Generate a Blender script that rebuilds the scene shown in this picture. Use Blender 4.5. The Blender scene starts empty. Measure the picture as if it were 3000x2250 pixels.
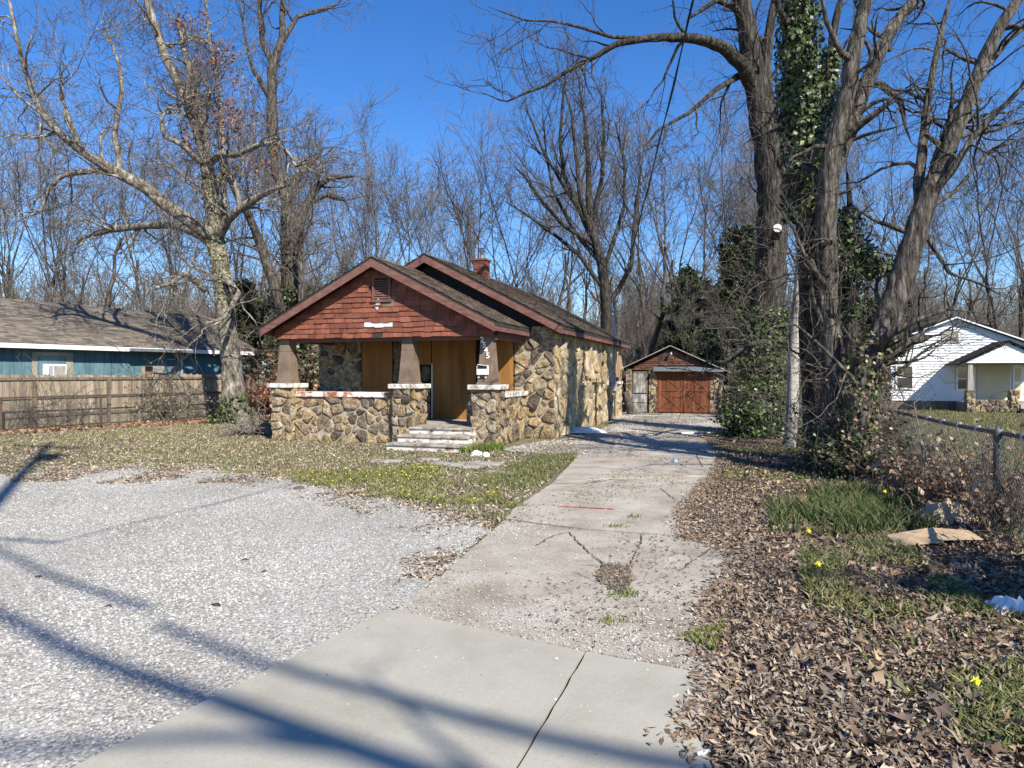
import bpy, math, random
import numpy as np
from mathutils import Vector
random.seed(7)
rng = np.random.default_rng(7)
SC = bpy.context.scene
COL = SC.collection
R = math.radians
# ------------------------------------------------------------------ camera, sky, sun, exposure
EYE, FPX, CX, HY = 1.7, 2080.0, 1500.0, 1095.0
cam_d = bpy.data.cameras.new("camera"); cam = bpy.data.objects.new("camera", cam_d); COL.objects.link(cam)
cam.location = (0, 0, EYE); cam.rotation_euler = (R(90), 0, 0)
cam_d.sensor_width = 36; cam_d.lens = FPX * 36 / 3000; cam_d.shift_y = -(1125 - HY) / 3000
cam_d.clip_start = 0.05; cam_d.clip_end = 2000
SC.camera = cam
SUN = Vector((0.49, -0.872, 0.78)).normalized()
W = bpy.data.worlds.new("World"); SC.world = W; W.use_nodes = True
wn = W.node_tree.nodes; wl = W.node_tree.links
sky = wn.new("ShaderNodeTexSky"); sky.sky_type = 'NISHITA'; sky.sun_disc = False
sky.sun_elevation = math.asin(SUN.z); sky.sun_rotation = math.atan2(SUN.x, SUN.y)
sky.altitude = 400; sky.air_density = 1.0; sky.dust_density = 0.15; sky.ozone_density = 4.5
bg = wn["Background"]; bg.inputs[1].default_value = 0.115
hs = wn.new('ShaderNodeHueSaturation'); hs.inputs['Saturation'].default_value = 1.25; hs.inputs['Hue'].default_value = .509
wl.new(sky.outputs[0], hs.inputs['Color']); wl.new(hs.outputs[0], bg.inputs[0])
sd = bpy.data.lights.new("sun", 'SUN'); so = bpy.data.objects.new("sun", sd); COL.objects.link(so)
sd.energy = 5.0; sd.angle = R(0.5); sd.color = (1.0, 0.93, 0.82)
so.rotation_euler = SUN.to_track_quat('Z', 'Y').to_euler()
so.location = (20, -30, 40)
vs = SC.view_settings; vs.view_transform = 'Standard'; vs.look = 'None'; vs.gamma = 1; vs.use_curve_mapping = False
vs.exposure = 0.72
SC.cycles.use_denoising = True
SC.cycles.max_bounces = 6; SC.cycles.diffuse_bounces = 2; SC.cycles.transparent_max_bounces = 8

# ------------------------------------------------------------------ helpers
def Wp(px, py, D):            # a photo pixel at a known distance -> a place
    return ((px - CX) / FPX * D, D, EYE + (HY - py) / FPX * D)
def G(px, py):                # a photo pixel on the ground -> a place
    D = FPX * EYE / (py - HY)
    return ((px - CX) / FPX * D, D)

def tag(o, label=None, cat=None, group=None, kind=None):
    if label: o["label"] = label
    if cat: o["category"] = cat
    if group: o["group"] = group
    if kind: o["kind"] = kind
    return o
def thing(name, label, cat, loc=(0, 0, 0), rz=0.0, group=None):
    o = bpy.data.objects.new(name, None); COL.objects.link(o)
    o.location = loc; o.rotation_euler = (0, 0, rz); o.empty_display_size = .2
    return tag(o, label, cat, group)
def link(name, me, parent=None):
    o = bpy.data.objects.new(name, me); COL.objects.link(o)
    if parent: o.parent = parent
    return o
def np_mesh(name, V, F, m, parent=None, col=None, smooth=False):
    V = np.asarray(V, dtype=np.float32); F = np.asarray(F, dtype=np.int32)
    me = bpy.data.meshes.new(name); k = F.shape[1]; n = len(F)
    me.vertices.add(len(V)); me.vertices.foreach_set("co", V.ravel())
    me.loops.add(n * k); me.loops.foreach_set("vertex_index", F.ravel())
    me.polygons.add(n); me.polygons.foreach_set("loop_start", np.arange(0, n * k, k, dtype=np.int32))
    if smooth: me.polygons.foreach_set("use_smooth", np.ones(n, dtype=bool))
    me.update(calc_edges=True)
    if col is not None:
        a = me.attributes.new("Col", 'FLOAT_COLOR', 'POINT')
        c = np.ones((len(V), 4), dtype=np.float32); c[:, :3] = col; a.data.foreach_set("color", c.ravel())
    me.materials.append(m)
    return link(name, me, parent)

class Geo:
    def __init__(s): s.v = []; s.f = []; s.c = []
    def add(s, vs_, fs, col=None):
        b = len(s.v); s.v += [tuple(x) for x in vs_]; s.f += [tuple(i + b for i in f) for f in fs]
        if col is not None: s.c += [col] * len(vs_)
        return s
    def box(s, x0, x1, y0, y1, z0, z1, col=None):
        return s.add([(x0,y0,z0),(x1,y0,z0),(x1,y1,z0),(x0,y1,z0),(x0,y0,z1),(x1,y0,z1),(x1,y1,z1),(x0,y1,z1)],
                     [(0,3,2,1),(4,5,6,7),(0,1,5,4),(1,2,6,5),(2,3,7,6),(3,0,4,7)], col)
    def frustum(s, cx, cy, z0, z1, a, b, c, d):
        return s.add([(cx-a,cy-b,z0),(cx+a,cy-b,z0),(cx+a,cy+b,z0),(cx-a,cy+b,z0),(cx-c,cy-d,z1),(cx+c,cy-d,z1),(cx+c,cy+d,z1),(cx-c,cy+d,z1)],
                     [(0,3,2,1),(4,5,6,7),(0,1,5,4),(1,2,6,5),(2,3,7,6),(3,0,4,7)])
    def beam(s, p0, p1, w, h, up=(0, 0, 1), col=None):
        p0 = Vector(p0); p1 = Vector(p1); d = (p1 - p0).normalized(); sx = d.cross(Vector(up)).normalized(); u = sx.cross(d)
        vs_ = []
        for p in (p0, p1):
            for a, b in ((-1,-1),(1,-1),(1,1),(-1,1)): vs_.append(p + sx * (a * w / 2) + u * (b * h / 2))
        return s.add(vs_, [(0,1,2,3),(7,6,5,4),(0,4,5,1),(1,5,6,2),(2,6,7,3),(3,7,4,0)], col)
    def prism(s, pts, z0, z1):
        n = len(pts)
        return s.add([(x,y,z0) for x,y in pts] + [(x,y,z1) for x,y in pts],
                     [tuple(range(n))[::-1], tuple(range(n,2*n))] + [(i,(i+1)%n,(i+1)%n+n,i+n) for i in range(n)])
    def slabv(s, pts, y0, y1):      # polygon in (u,z) extruded along v
        n = len(pts)
        return s.add([(x,y0,z) for x,z in pts] + [(x,y1,z) for x,z in pts],
                     [tuple(range(n)), tuple(range(n,2*n))[::-1]] + [((i+1)%n,i,i+n,(i+1)%n+n) for i in range(n)])
    def tube(s, pts, rad, k=8, col=None, cap=True):
        pts = [Vector(p) for p in pts]; n = len(pts)
        rs = rad if hasattr(rad, '__len__') else [rad] * n
        vs_ = []
        for i, p in enumerate(pts):
            d = (pts[min(i+1,n-1)] - pts[max(i-1,0)]).normalized()
            a = d.orthogonal().normalized() if abs(d.z) > .9 else d.cross(Vector((0,0,1))).normalized()
            if abs(d.z) > .9: a = Vector((1,0,0)) - d * d.x; a.normalize()
            b = d.cross(a)
            for j in range(k):
                t = 2 * math.pi * j / k; vs_.append(p + (a * math.cos(t) + b * math.sin(t)) * rs[i])
        fs = [(i*k+j, i*k+(j+1)%k, (i+1)*k+(j+1)%k, (i+1)*k+j) for i in range(n-1) for j in range(k)]
        if cap: fs += [tuple(range(k))[::-1], tuple(range((n-1)*k, n*k))]
        return s.add(vs_, fs, col)
    def obj(s, name, m, parent=None, smooth=False, bevel=0):
        me = bpy.data.meshes.new(name); me.from_pydata(s.v, [], s.f)
        if smooth: me.polygons.foreach_set("use_smooth", [True] * len(me.polygons))
        if s.c and len(s.c) == len(s.v):
            a = me.attributes.new("Col", 'FLOAT_COLOR', 'POINT')
            a.data.foreach_set("color", np.array([(*c, 1) for c in s.c], dtype=np.float32).ravel())
        me.materials.append(m); me.update()
        o = link(name, me, parent)
        if bevel:
            b = o.modifiers.new("bevel", 'BEVEL'); b.width = bevel; b.segments = 2; b.limit_method = 'ANGLE'
        return o

# ------------------------------------------------------------------ materials (all procedural)
def mat(name, cols, scale=4, stretch=(1, 1, 1), rough=.85, bump=.3, bscale=30, bdist=.02, rnd=0.0, attr=False, spec=.3, metal=0, detail=8, contrast=(.3, .7), rampobj=None, vor=0, streak=0, vr=(.45, 1.25)):
    m = bpy.data.materials.new(name); m.use_nodes = True
    N = m.node_tree.nodes; L = m.node_tree.links; b = N["Principled BSDF"]
    tc = N.new("ShaderNodeTexCoord"); mp = N.new("ShaderNodeMapping"); mp.inputs["Scale"].default_value = stretch
    L.new(tc.outputs["Object"], mp.inputs[0])
    n1 = N.new("ShaderNodeTexNoise"); n1.inputs["Scale"].default_value = scale; n1.inputs["Detail"].default_value = detail; n1.inputs["Roughness"].default_value = .65
    L.new(mp.outputs[0], n1.inputs["Vector"])
    rp = N.new("ShaderNodeValToRGB"); e = rp.color_ramp.elements
    k = len(cols)
    for i in range(k):
        p = contrast[0] + (contrast[1] - contrast[0]) * (i / max(1, k - 1))
        if i < 2: el = e[i]; el.position = p
        else: el = e.new(p)
        el.color = (*cols[i], 1)
    if k == 1: e[1].color = (*cols[0], 1)
    L.new(n1.outputs["Fac"], rp.inputs[0]); out = rp.outputs[0]
    def mul(a, bsock, fac=1.0, mode='MULTIPLY'):
        mx = N.new("ShaderNodeMix"); mx.data_type = 'RGBA'; mx.blend_type = mode; mx.inputs[0].default_value = fac
        L.new(a, mx.inputs[6]); L.new(bsock, mx.inputs[7]); return mx.outputs[2]
    if attr:
        at = N.new("ShaderNodeAttribute"); at.attribute_name = "Col"; out = mul(out, at.outputs["Color"])
    if rampobj:
        oi = N.new("ShaderNodeObjectInfo"); r2 = N.new("ShaderNodeValToRGB"); r2.color_ramp.interpolation = 'CONSTANT'
        for i, c in enumerate(rampobj):
            p = i / len(rampobj)
            el = r2.color_ramp.elements[i] if i < 2 else r2.color_ramp.elements.new(p)
            el.position = p; el.color = (*c, 1)
        L.new(oi.outputs["Random"], r2.inputs[0]); out = mul(out, r2.outputs[0])
    if rnd:
        oi = N.new("ShaderNodeObjectInfo"); mr = N.new("ShaderNodeMapRange"); mr.inputs[3].default_value = 1 - rnd; mr.inputs[4].default_value = 1 + rnd
        L.new(oi.outputs["Random"], mr.inputs[0]); out = mul(out, mr.outputs[0])
    if streak:
        ms = N.new("ShaderNodeMapping"); ms.inputs["Scale"].default_value = (6, 6, .35); L.new(tc.outputs["Object"], ms.inputs[0])
        ns = N.new("ShaderNodeTexNoise"); ns.inputs["Scale"].default_value = 3; ns.inputs["Detail"].default_value = 6; L.new(ms.outputs[0], ns.inputs["Vector"])
        mr = N.new("ShaderNodeMapRange"); mr.inputs[1].default_value = .35; mr.inputs[2].default_value = .6; mr.inputs[3].default_value = 1 - streak; mr.inputs[4].default_value = 1
        L.new(ns.outputs["Fac"], mr.inputs[0]); out = mul(out, mr.outputs[0])
    if vor:
        vo = N.new("ShaderNodeTexVoronoi"); vo.inputs["Scale"].default_value = vor; L.new(tc.outputs["Object"], vo.inputs["Vector"])
        hs = N.new("ShaderNodeSeparateColor"); L.new(vo.outputs["Color"], hs.inputs[0])
        mr = N.new("ShaderNodeMapRange"); mr.inputs[3].default_value = vr[0]; mr.inputs[4].default_value = vr[1]; L.new(hs.outputs[0], mr.inputs[0]); out = mul(out, mr.outputs[0])
    L.new(out, b.inputs["Base Color"])
    b.inputs["Roughness"].default_value = rough; b.inputs["Specular IOR Level"].default_value = spec; b.inputs["Metallic"].default_value = metal
    if bump:
        n2 = N.new("ShaderNodeTexNoise"); n2.inputs["Scale"].default_value = bscale; n2.inputs["Detail"].default_value = 6; L.new(mp.outputs[0], n2.inputs["Vector"])
        bu = N.new("ShaderNodeBump"); bu.inputs["Strength"].default_value = bump; bu.inputs["Distance"].default_value = bdist
        L.new(n2.outputs["Fac"], bu.inputs["Height"]); L.new(bu.outputs[0], b.inputs["Normal"])
    return m
M = {}
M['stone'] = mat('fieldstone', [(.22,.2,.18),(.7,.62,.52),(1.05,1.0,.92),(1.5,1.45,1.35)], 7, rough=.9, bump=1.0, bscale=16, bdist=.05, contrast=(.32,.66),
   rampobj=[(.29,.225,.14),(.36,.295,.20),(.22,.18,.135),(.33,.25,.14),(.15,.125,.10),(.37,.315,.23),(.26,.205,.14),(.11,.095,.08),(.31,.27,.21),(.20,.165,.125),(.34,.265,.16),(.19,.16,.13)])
M['stone_pale'] = mat('pale_fieldstone', [(.3,.27,.22),(.8,.72,.58),(1.1,1.03,.9),(1.45,1.4,1.28)], 7, stretch=(1,1,.8), rough=.9, bump=1.0, bscale=16, bdist=.05, contrast=(.32,.66),
   rampobj=[(.44,.39,.285),(.48,.43,.325),(.40,.35,.255),(.33,.28,.20),(.46,.385,.25),(.44,.39,.30),(.37,.30,.20),(.25,.215,.17),(.43,.37,.26),(.40,.33,.20)])  # paler stone tones, used on most of the side wall
M['mortar'] = mat('mortar', [(.24,.205,.155),(.36,.315,.24),(.45,.405,.325)], 5, rough=.95, bump=.7, bscale=35)
M['shingle'] = mat('red_shingle', [(.55,.5,.5),(1,1,1),(1.2,1.1,1.1)], 9, stretch=(1,1,.4), rough=.75, bump=.35, bscale=40,
   rampobj=[(.19,.066,.040),(.225,.08,.048),(.155,.055,.034),(.245,.09,.055),(.175,.06,.036)])
M['shingle_pale'] = mat('bare_shingle', [(.42,.42,.42),(.6,.6,.6)], 8, rough=.8)
M['shingle_dark'] = mat('dark_backing', [(.02,.02,.02),(.05,.045,.04)], 8, rough=.9)
M['trim'] = mat('faded_red_paint', [(.10,.043,.036),(.165,.078,.064),(.22,.115,.098)], 4, stretch=(1,1,3), rough=.8, bump=.25, bscale=25)
M['roof'] = mat('asphalt_shingle', [(.05,.038,.03),(.115,.088,.068),(.22,.175,.135)], 6, rough=.95, bump=.6, bscale=60, attr=True)
M['roof_grey'] = mat('grey_asphalt_shingle', [(.12,.105,.088),(.18,.155,.13),(.23,.20,.17)], 3, rough=.95, bump=.4, bscale=60, attr=True)
M['dark_edge'] = mat('roof_edge', [(.02,.018,.016),(.05,.045,.04)], 8, rough=.95)
M['column'] = mat('brown_stucco', [(.105,.075,.055),(.17,.125,.09),(.22,.165,.125)], 3, rough=.85, bump=.2, bscale=50)
M['cap'] = mat('chipped_white_paint', [(.17,.145,.115),(.36,.33,.28),(.58,.56,.51),(.70,.68,.64)], 6, rough=.85, bump=.5, bscale=30, contrast=(.34,.6))
M['capbrick'] = mat('brick_cap_worn_white', [(.30,.10,.06),(.42,.2,.14),(.7,.66,.62),(.74,.72,.7)], 4, rough=.85, bump=.4, bscale=30, contrast=(.38,.6))
M['step'] = mat('worn_painted_concrete', [(.16,.055,.04),(.30,.20,.16),(.55,.52,.46),(.62,.60,.54)], 5, stretch=(1,1,2), rough=.9, bump=.5, bscale=25, contrast=(.38,.52))
M['tread'] = mat('pale_worn_concrete', [(.15,.10,.08),(.27,.235,.19),(.42,.395,.34)], 6, rough=.95, bump=.6, bscale=25, contrast=(.34,.6))
M['floor'] = mat('porch_concrete', [(.2,.18,.15),(.48,.45,.4)], 4, rough=.95, bump=.4)
M['ply'] = mat('plywood', [(.11,.05,.016),(.24,.108,.03),(.30,.145,.042),(.37,.19,.065)], 3, stretch=(1.5,1.5,.15), rough=.7, bump=.15, bscale=20, contrast=(.28,.7))
M['plyw'] = mat('weathered_plywood', [(.22,.12,.06),(.45,.25,.12),(.55,.36,.2)], 3, stretch=(1,1,.12), rough=.85, bump=.3, streak=.5)
M['black'] = mat('dark_interior', [(.008,.008,.008),(.02,.02,.02)], 3, bump=0)
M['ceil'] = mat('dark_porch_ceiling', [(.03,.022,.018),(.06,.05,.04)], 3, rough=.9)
M['brick'] = mat('chimney_brick', [(.7,.7,.7),(1,1,1)], 8, rough=.9, bump=.5, rampobj=[(.19,.06,.038),(.23,.08,.05),(.15,.05,.034),(.26,.11,.07)])
M['metal'] = mat('galvanised_metal', [(.28,.29,.30),(.4,.41,.42)], 8, rough=.45, metal=.6, bump=.1)
M['greybox'] = mat('grey_meter_paint', [(.30,.33,.34),(.38,.41,.42)], 8, rough=.6, bump=.05)
M['wire'] = mat('black_cable', [(.01,.01,.01),(.025,.025,.025)], 8, rough=.7, bump=0)
M['white'] = mat('white_paint', [(.66,.66,.64),(.8,.8,.79)], 4, rough=.6, bump=.1, contrast=(.3,.5))
M['mailbox'] = mat('white_enamel', [(.35,.34,.32),(.74,.74,.72),(.8,.8,.79)], 14, rough=.4, bump=.05, contrast=(.3,.45))
M['digit'] = mat('white_numeral', [(.8,.8,.78)], 4, rough=.5, bump=0)
M['siding'] = mat('white_siding', [(.70,.72,.73),(.80,.81,.82)], 2, rough=.55, bump=.05)
M['siding_cream'] = mat('cream_siding', [(.52,.46,.30),(.62,.56,.38)], 2, rough=.6, bump=.05)
M['glass'] = mat('dark_window_glass', [(.02,.022,.025),(.05,.05,.05)], 3, rough=.06, bump=0, spec=.8)
M['blind'] = mat('brown_blind', [(.22,.12,.05),(.36,.2,.09)], 3, rough=.7, bump=0)
M['screen'] = mat('grey_vent', [(.25,.23,.2),(.42,.40,.36)], 5, rough=.8)
M['blue'] = mat('teal_siding_paint', [(.075,.15,.175),(.12,.225,.26),(.17,.29,.325)], 2, stretch=(1,1,.3), rough=.75, bump=.2, streak=.35)
M['blue_trim'] = mat('tan_trim', [(.25,.24,.2),(.34,.33,.28)], 4, rough=.8)
M['board'] = mat('weathered_cedar', [(.5,.5,.5),(1,1,1),(1.15,1.15,1.15)], 3, stretch=(2,2,.25), rough=.9, bump=.4, streak=.4,
   rampobj=[(.34,.275,.195),(.40,.33,.24),(.28,.23,.17),(.37,.30,.22),(.43,.36,.265),(.31,.26,.20)])
M['boarddark'] = mat('old_fence_post', [(.15,.12,.09),(.26,.21,.15)], 3, stretch=(1,1,.2), rough=.9, streak=.4)
M['rust'] = mat('rusty_rail', [(.05,.03,.02),(.10,.06,.045),(.14,.1,.08)], 8, rough=.8, bump=.2)
M['chain'] = mat('chain_link_wire', [(.14,.14,.13),(.24,.24,.23)], 8, rough=.5, metal=.4, bump=0)
M['rail'] = mat('fence_rail_grey', [(.07,.07,.07),(.16,.165,.165)], 10, rough=.5, metal=.4, bump=.15)
M['gdoor'] = mat('rust_red_barn_door', [(.07,.022,.011),(.19,.062,.024),(.26,.10,.045)], 3, stretch=(2,2,.25), rough=.7, bump=.2, streak=.3)
M['gdoorgrey'] = mat('peeling_grey_door', [(.13,.125,.11),(.27,.26,.235),(.6,.58,.54)], 5, stretch=(1,1,.5), rough=.85, streak=.3, contrast=(.35,.68))
M['awning'] = mat('grey_flashing', [(.12,.15,.16),(.2,.23,.24)], 4, rough=.5, metal=.3)
M['bark'] = mat('grey_bark', [(.024,.0205,.017),(.074,.064,.052),(.155,.138,.117)], 15, stretch=(1,1,.2), rough=.95, bump=1.0, bscale=16, bdist=.08, contrast=(.38,.62))
M['barkpale'] = mat('pale_flaking_bark', [(.06,.05,.04),(.16,.138,.108),(.27,.24,.195),(.50,.46,.40)], 8, stretch=(1,1,.4), rough=.95, bump=1.0, bscale=16, bdist=.07, contrast=(.36,.68))
M['barkdark'] = mat('dark_furrowed_bark', [(.011,.0095,.008),(.036,.031,.025),(.095,.083,.068)], 15, stretch=(1,1,.18), rough=.95, bump=1.0, bscale=14, bdist=.09, contrast=(.38,.62))
M['twig'] = mat('twig', [(.075,.062,.052),(.13,.11,.094)], 2, rough=.9, bump=0)
M['twigpale'] = mat('pale_twig', [(.15,.13,.108),(.235,.205,.172)], 2, rough=.9, bump=0)
M['pole'] = mat('weathered_grey_wood', [(.16,.145,.125),(.32,.295,.26),(.48,.45,.41)], 7, stretch=(1.6,1.6,.08), rough=.95, bump=.9, bscale=12, bdist=.03)
M['leaf'] = mat('leaf_litter', [(.8,.8,.8),(1.1,1.1,1.1)], 20, rough=.75, bump=0, attr=True, spec=.3)
M['ivy'] = mat('ivy_leaf', [(.8,.8,.8),(1.1,1.1,1.1)], 20, rough=.48, bump=0, attr=True, spec=.5)
M['cedar'] = mat('cedar_foliage', [(.8,.8,.8),(1.1,1.1,1.1)], 20, rough=.8, bump=0, attr=True, spec=.2)
M['blade'] = mat('grass_blade', [(.85,.85,.85),(1.1,1.1,1.1)], 2, rough=.7, bump=0, attr=True, spec=.2)
M['pebble'] = mat('crushed_limestone', [(.85,.85,.85),(1.05,1.05,1.05)], 40, rough=.9, bump=0, attr=True, spec=.2)
M['ground'] = mat('patchy_ground', [(.14,.105,.07),(.25,.20,.135),(.19,.185,.085),(.33,.28,.195)], 1.1, rough=1, bump=1.0, bscale=25, bdist=.05, contrast=(.3,.68), vor=30)
M['lawn'] = mat('dormant_lawn', [(.15,.13,.055),(.13,.14,.05),(.19,.17,.085)], .8, rough=1, bump=1.0, bscale=25, bdist=.05, vor=24)
M['soil'] = mat('leafy_soil', [(.05,.036,.026),(.10,.07,.05),(.17,.13,.095)], 3, rough=1, bump=1.0, bscale=30, bdist=.05, vor=40)
M['gravel'] = mat('gravel_bed', [(.30,.285,.245),(.40,.385,.34),(.46,.445,.40),(.51,.495,.45)], .9, stretch=(1,.6,1), rough=.95, bump=1.0, bscale=60, bdist=.02, vor=75)
M['dirtgravel'] = mat('dirt_and_gravel', [(.14,.11,.085),(.30,.26,.21),(.42,.39,.34)], 2.5, rough=.95, bump=1.0, bscale=60, bdist=.02, vor=45)
M['conc_old'] = mat('old_concrete', [(.26,.215,.16),(.37,.33,.265),(.46,.425,.36)], 1.6, rough=.95, bump=.5, bscale=90, bdist=.008, vor=75, vr=(.8, 1.12), contrast=(.3,.65))
M['conc_new'] = mat('smooth_concrete', [(.32,.30,.24),(.385,.365,.30),(.43,.41,.345)], 1.3, rough=.9, bump=.3, bscale=140, bdist=.004, vor=110, vr=(.93, 1.05))
M['crack'] = mat('crack_dirt', [(.05,.035,.025),(.11,.085,.06)], 10, rough=1)
M['stainpatch'] = mat('broken_slab_dirt', [(.10,.08,.06),(.20,.165,.125),(.30,.26,.205)], 6, rough=1, bump=.8, bscale=50)
M['shingle_shaded_brown'] = mat('shaded_brown_garage_shingle', [(.6,.55,.5),(1,1,1)], 9, rough=.85, bump=.35, bscale=40, rampobj=[(.13,.062,.042),(.16,.08,.055),(.105,.052,.038),(.18,.09,.06)])  # brown shingle darkened: the garage gable's shade is put into the colour
M['cardboard'] = mat('cardboard', [(.42,.30,.18),(.55,.41,.26)], 4, rough=.85, bump=.2)
M['plastic'] = mat('white_plastic', [(.6,.6,.6),(.78,.78,.78)], 4, rough=.4, bump=.3, bscale=12)
M['bluepl'] = mat('blue_plastic', [(.08,.22,.55),(.35,.5,.7)], 10, rough=.4, bump=0)
M['redpaint'] = mat('red_paint', [(.42,.05,.04),(.5,.1,.07)], 10, rough=.8, bump=0)
M['yellow'] = mat('yellow_petal', [(.75,.62,.02),(.85,.75,.05)], 10, rough=.6, bump=0)
M['whitestone'] = mat('white_rock', [(.55,.53,.48),(.75,.73,.7)], 10, rough=.9, bump=.6)
# ------------------------------------------------------------------ ground, lot, drive
def poly_noise(pts, step=.15, amp=.04, seed=1, closed=True):
    r = random.Random(seed); out = []
    n = len(pts)
    for i in range(n if closed else n - 1):
        a = pts[i]; b = pts[(i + 1) % n]; L_ = math.dist(a, b); k = max(1, min(80, int(L_ / step)))
        for j in range(k):
            t = j / k; jx = r.uniform(-amp, amp) if j else r.uniform(-amp, amp) * .5; jy = r.uniform(-amp, amp)
            out.append((a[0] + (b[0] - a[0]) * t + jx, a[1] + (b[1] - a[1]) * t + jy))
    if not closed: out.append(pts[-1])
    return out
def inpoly(P, poly):
    x, y = P[:, 0], P[:, 1]; ins = np.zeros(len(P), bool); n = len(poly)
    for i in range(n):
        x0, y0 = poly[i]; x1, y1 = poly[(i + 1) % n]
        if y0 == y1: continue
        c = ((y0 > y) != (y1 > y)) & (x < (x1 - x0) * (y - y0) / (y1 - y0) + x0)
        ins ^= c
    return ins
Geo().add([(-600,-300,0),(600,-300,0),(600,900,0),(-600,900,0)], [(0,1,2,3)]).obj('ground', M['ground'])["kind"] = "structure"
def fenceX(Y): return 5.19 + .2715 * (Y - 7.52)
LOT = [(-16, 11.3), G(0,1392), G(400,1372), G(740,1386), G(900,1425), G(1080,1462), G(1250,1490), G(1400,1525), G(1428,1560), G(1375,1612), G(1310,1680),
       G(1250,1735), G(1190,1775), G(1150,1800), G(700,2040), G(270,2250), (-2.75, 1.2), (-3.6, -.6), (-16, -.6)]
sh = lambda name, pts, z, m: tag(Geo().add([(x,y,z) for x,y in pts], [tuple(range(len(pts)))[::-1]]).obj(name, m), kind='structure')
def sheet(name, pts, z, m):
    a = sum(pts[i][0]*pts[(i+1)%len(pts)][1]-pts[(i+1)%len(pts)][0]*pts[i][1] for i in range(len(pts)))
    if a < 0: pts = pts[::-1]
    o = Geo().add([(x,y,z) for x,y in pts], [tuple(range(len(pts)))]).obj(name, m); o["kind"] = "structure"; return o
sheet('gravel_lot', poly_noise(poly_noise(LOT, .9, .08, 8), .12, .06, 3), .012, M['gravel'])
LAWN = [(fenceX(-2), -2), (fenceX(60), 60), (120, 60), (120, -2)]
sheet('neighbour_lawn', LAWN, .006, M['lawn'])
DR = [G(2105,2045), G(2085,1900), G(2080,1800), G(2150,1700), G(2180,1650), G(2100,1600), G(2025,1588), G(2005,1520), G(2060,1440), G(2110,1385), (4.35,14.5), (5.3,19.5)]  # right edge of the drive
STRIP = DR[:-1] + [(5.6, 22), (fenceX(22), 22), (fenceX(-1.5), -1.5), (.7, -1.5), (.75, 2.2), G(2075,2250), G(2035,2150)]
sheet('soil_strip', poly_noise(STRIP, .2, .06, 5), .010, M['soil'])
BACK = [(1.4,14.2), (4.4,14.3), (5.4,19.5), (10.4,28.9), (4.2,31), (3.4,24), (2.2,19.9), (1.3,18.6), (-.4, 15.8)]
sheet('rear_drive', poly_noise(BACK, .25, .1, 6), .014, M['dirtgravel'])
# concrete slabs of the drive
def slab(pts, z, m, parent, seed, th=.05, amp=.012, step=.12):
    a = sum(pts[i][0]*pts[(i+1)%len(pts)][1]-pts[(i+1)%len(pts)][0]*pts[i][1] for i in range(len(pts)))
    if a < 0: pts = pts[::-1]
    return Geo().prism(poly_noise(pts, step, amp, seed), z - th, z).obj('slab', m, parent)
drive = tag(bpy.data.objects.new('driveway', None), kind='structure'); COL.objects.link(drive)
slab([G(1150,1806), G(1245,1741), G(1478,1533), G(1700,1563), G(2027,1585), G(2100,1602), G(2178,1650), G(2150,1700), G(2082,1800), G(2086,1900), G(2100,1990), G(1700,1921)], .034, M['conc_old'], drive, 11)
slab([G(1482,1529), G(1505,1499), G(1616,1424), G(1760,1412), G(2095,1402), G(2060,1440), G(2005,1520), G(2022,1582), G(1700,1558)], .038, M['conc_old'], drive, 12)
slab([G(1619,1421), G(1690,1345), G(1722,1332), G(2030,1325), G(2150,1350), G(2100,1398), G(1760,1408)], .036, M['conc_old'], drive, 13)
slab([(2.0,15.2), (4.45,15.25), (5.0,18.4), (2.9,18.3)], .03, M['conc_old'], drive, 14, amp=.05)
slab([(4.2,20), (6.0,19.7), (7.3,23.2), (5.2,23.4)], .028, M['conc_old'], drive, 15, amp=.06)
slab([(6.4,28.6), (8.9,27.8), (9.2,28.9), (6.7,29.7)], .026, M['conc_old'], drive, 16, amp=.06)
walk = tag(bpy.data.objects.new('sidewalk', None), kind='structure'); COL.objects.link(walk)
j0, j1 = G(1715,1931), G(1530,2250); jd = ((j0[0]-j1[0]), (j0[1]-j1[1])); jb = (j1[0]-jd[0]*1.6, j1[1]-jd[1]*1.6)
slab([G(1139,1803), (j0[0]-.008,j0[1]), (jb[0]-.008,jb[1]), (-2.7,1.2), G(270,2250)], .046, M['conc_new'], walk, 21, amp=.004)
slab([(j0[0]+.008,j0[1]-.002), G(2090,2000), G(2105,2045), G(2035,2150), G(2075,2250), (.78,2.2), (.7,1.1), (jb[0]+.008,jb[1])], .046, M['conc_new'], walk, 22, amp=.006)
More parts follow.
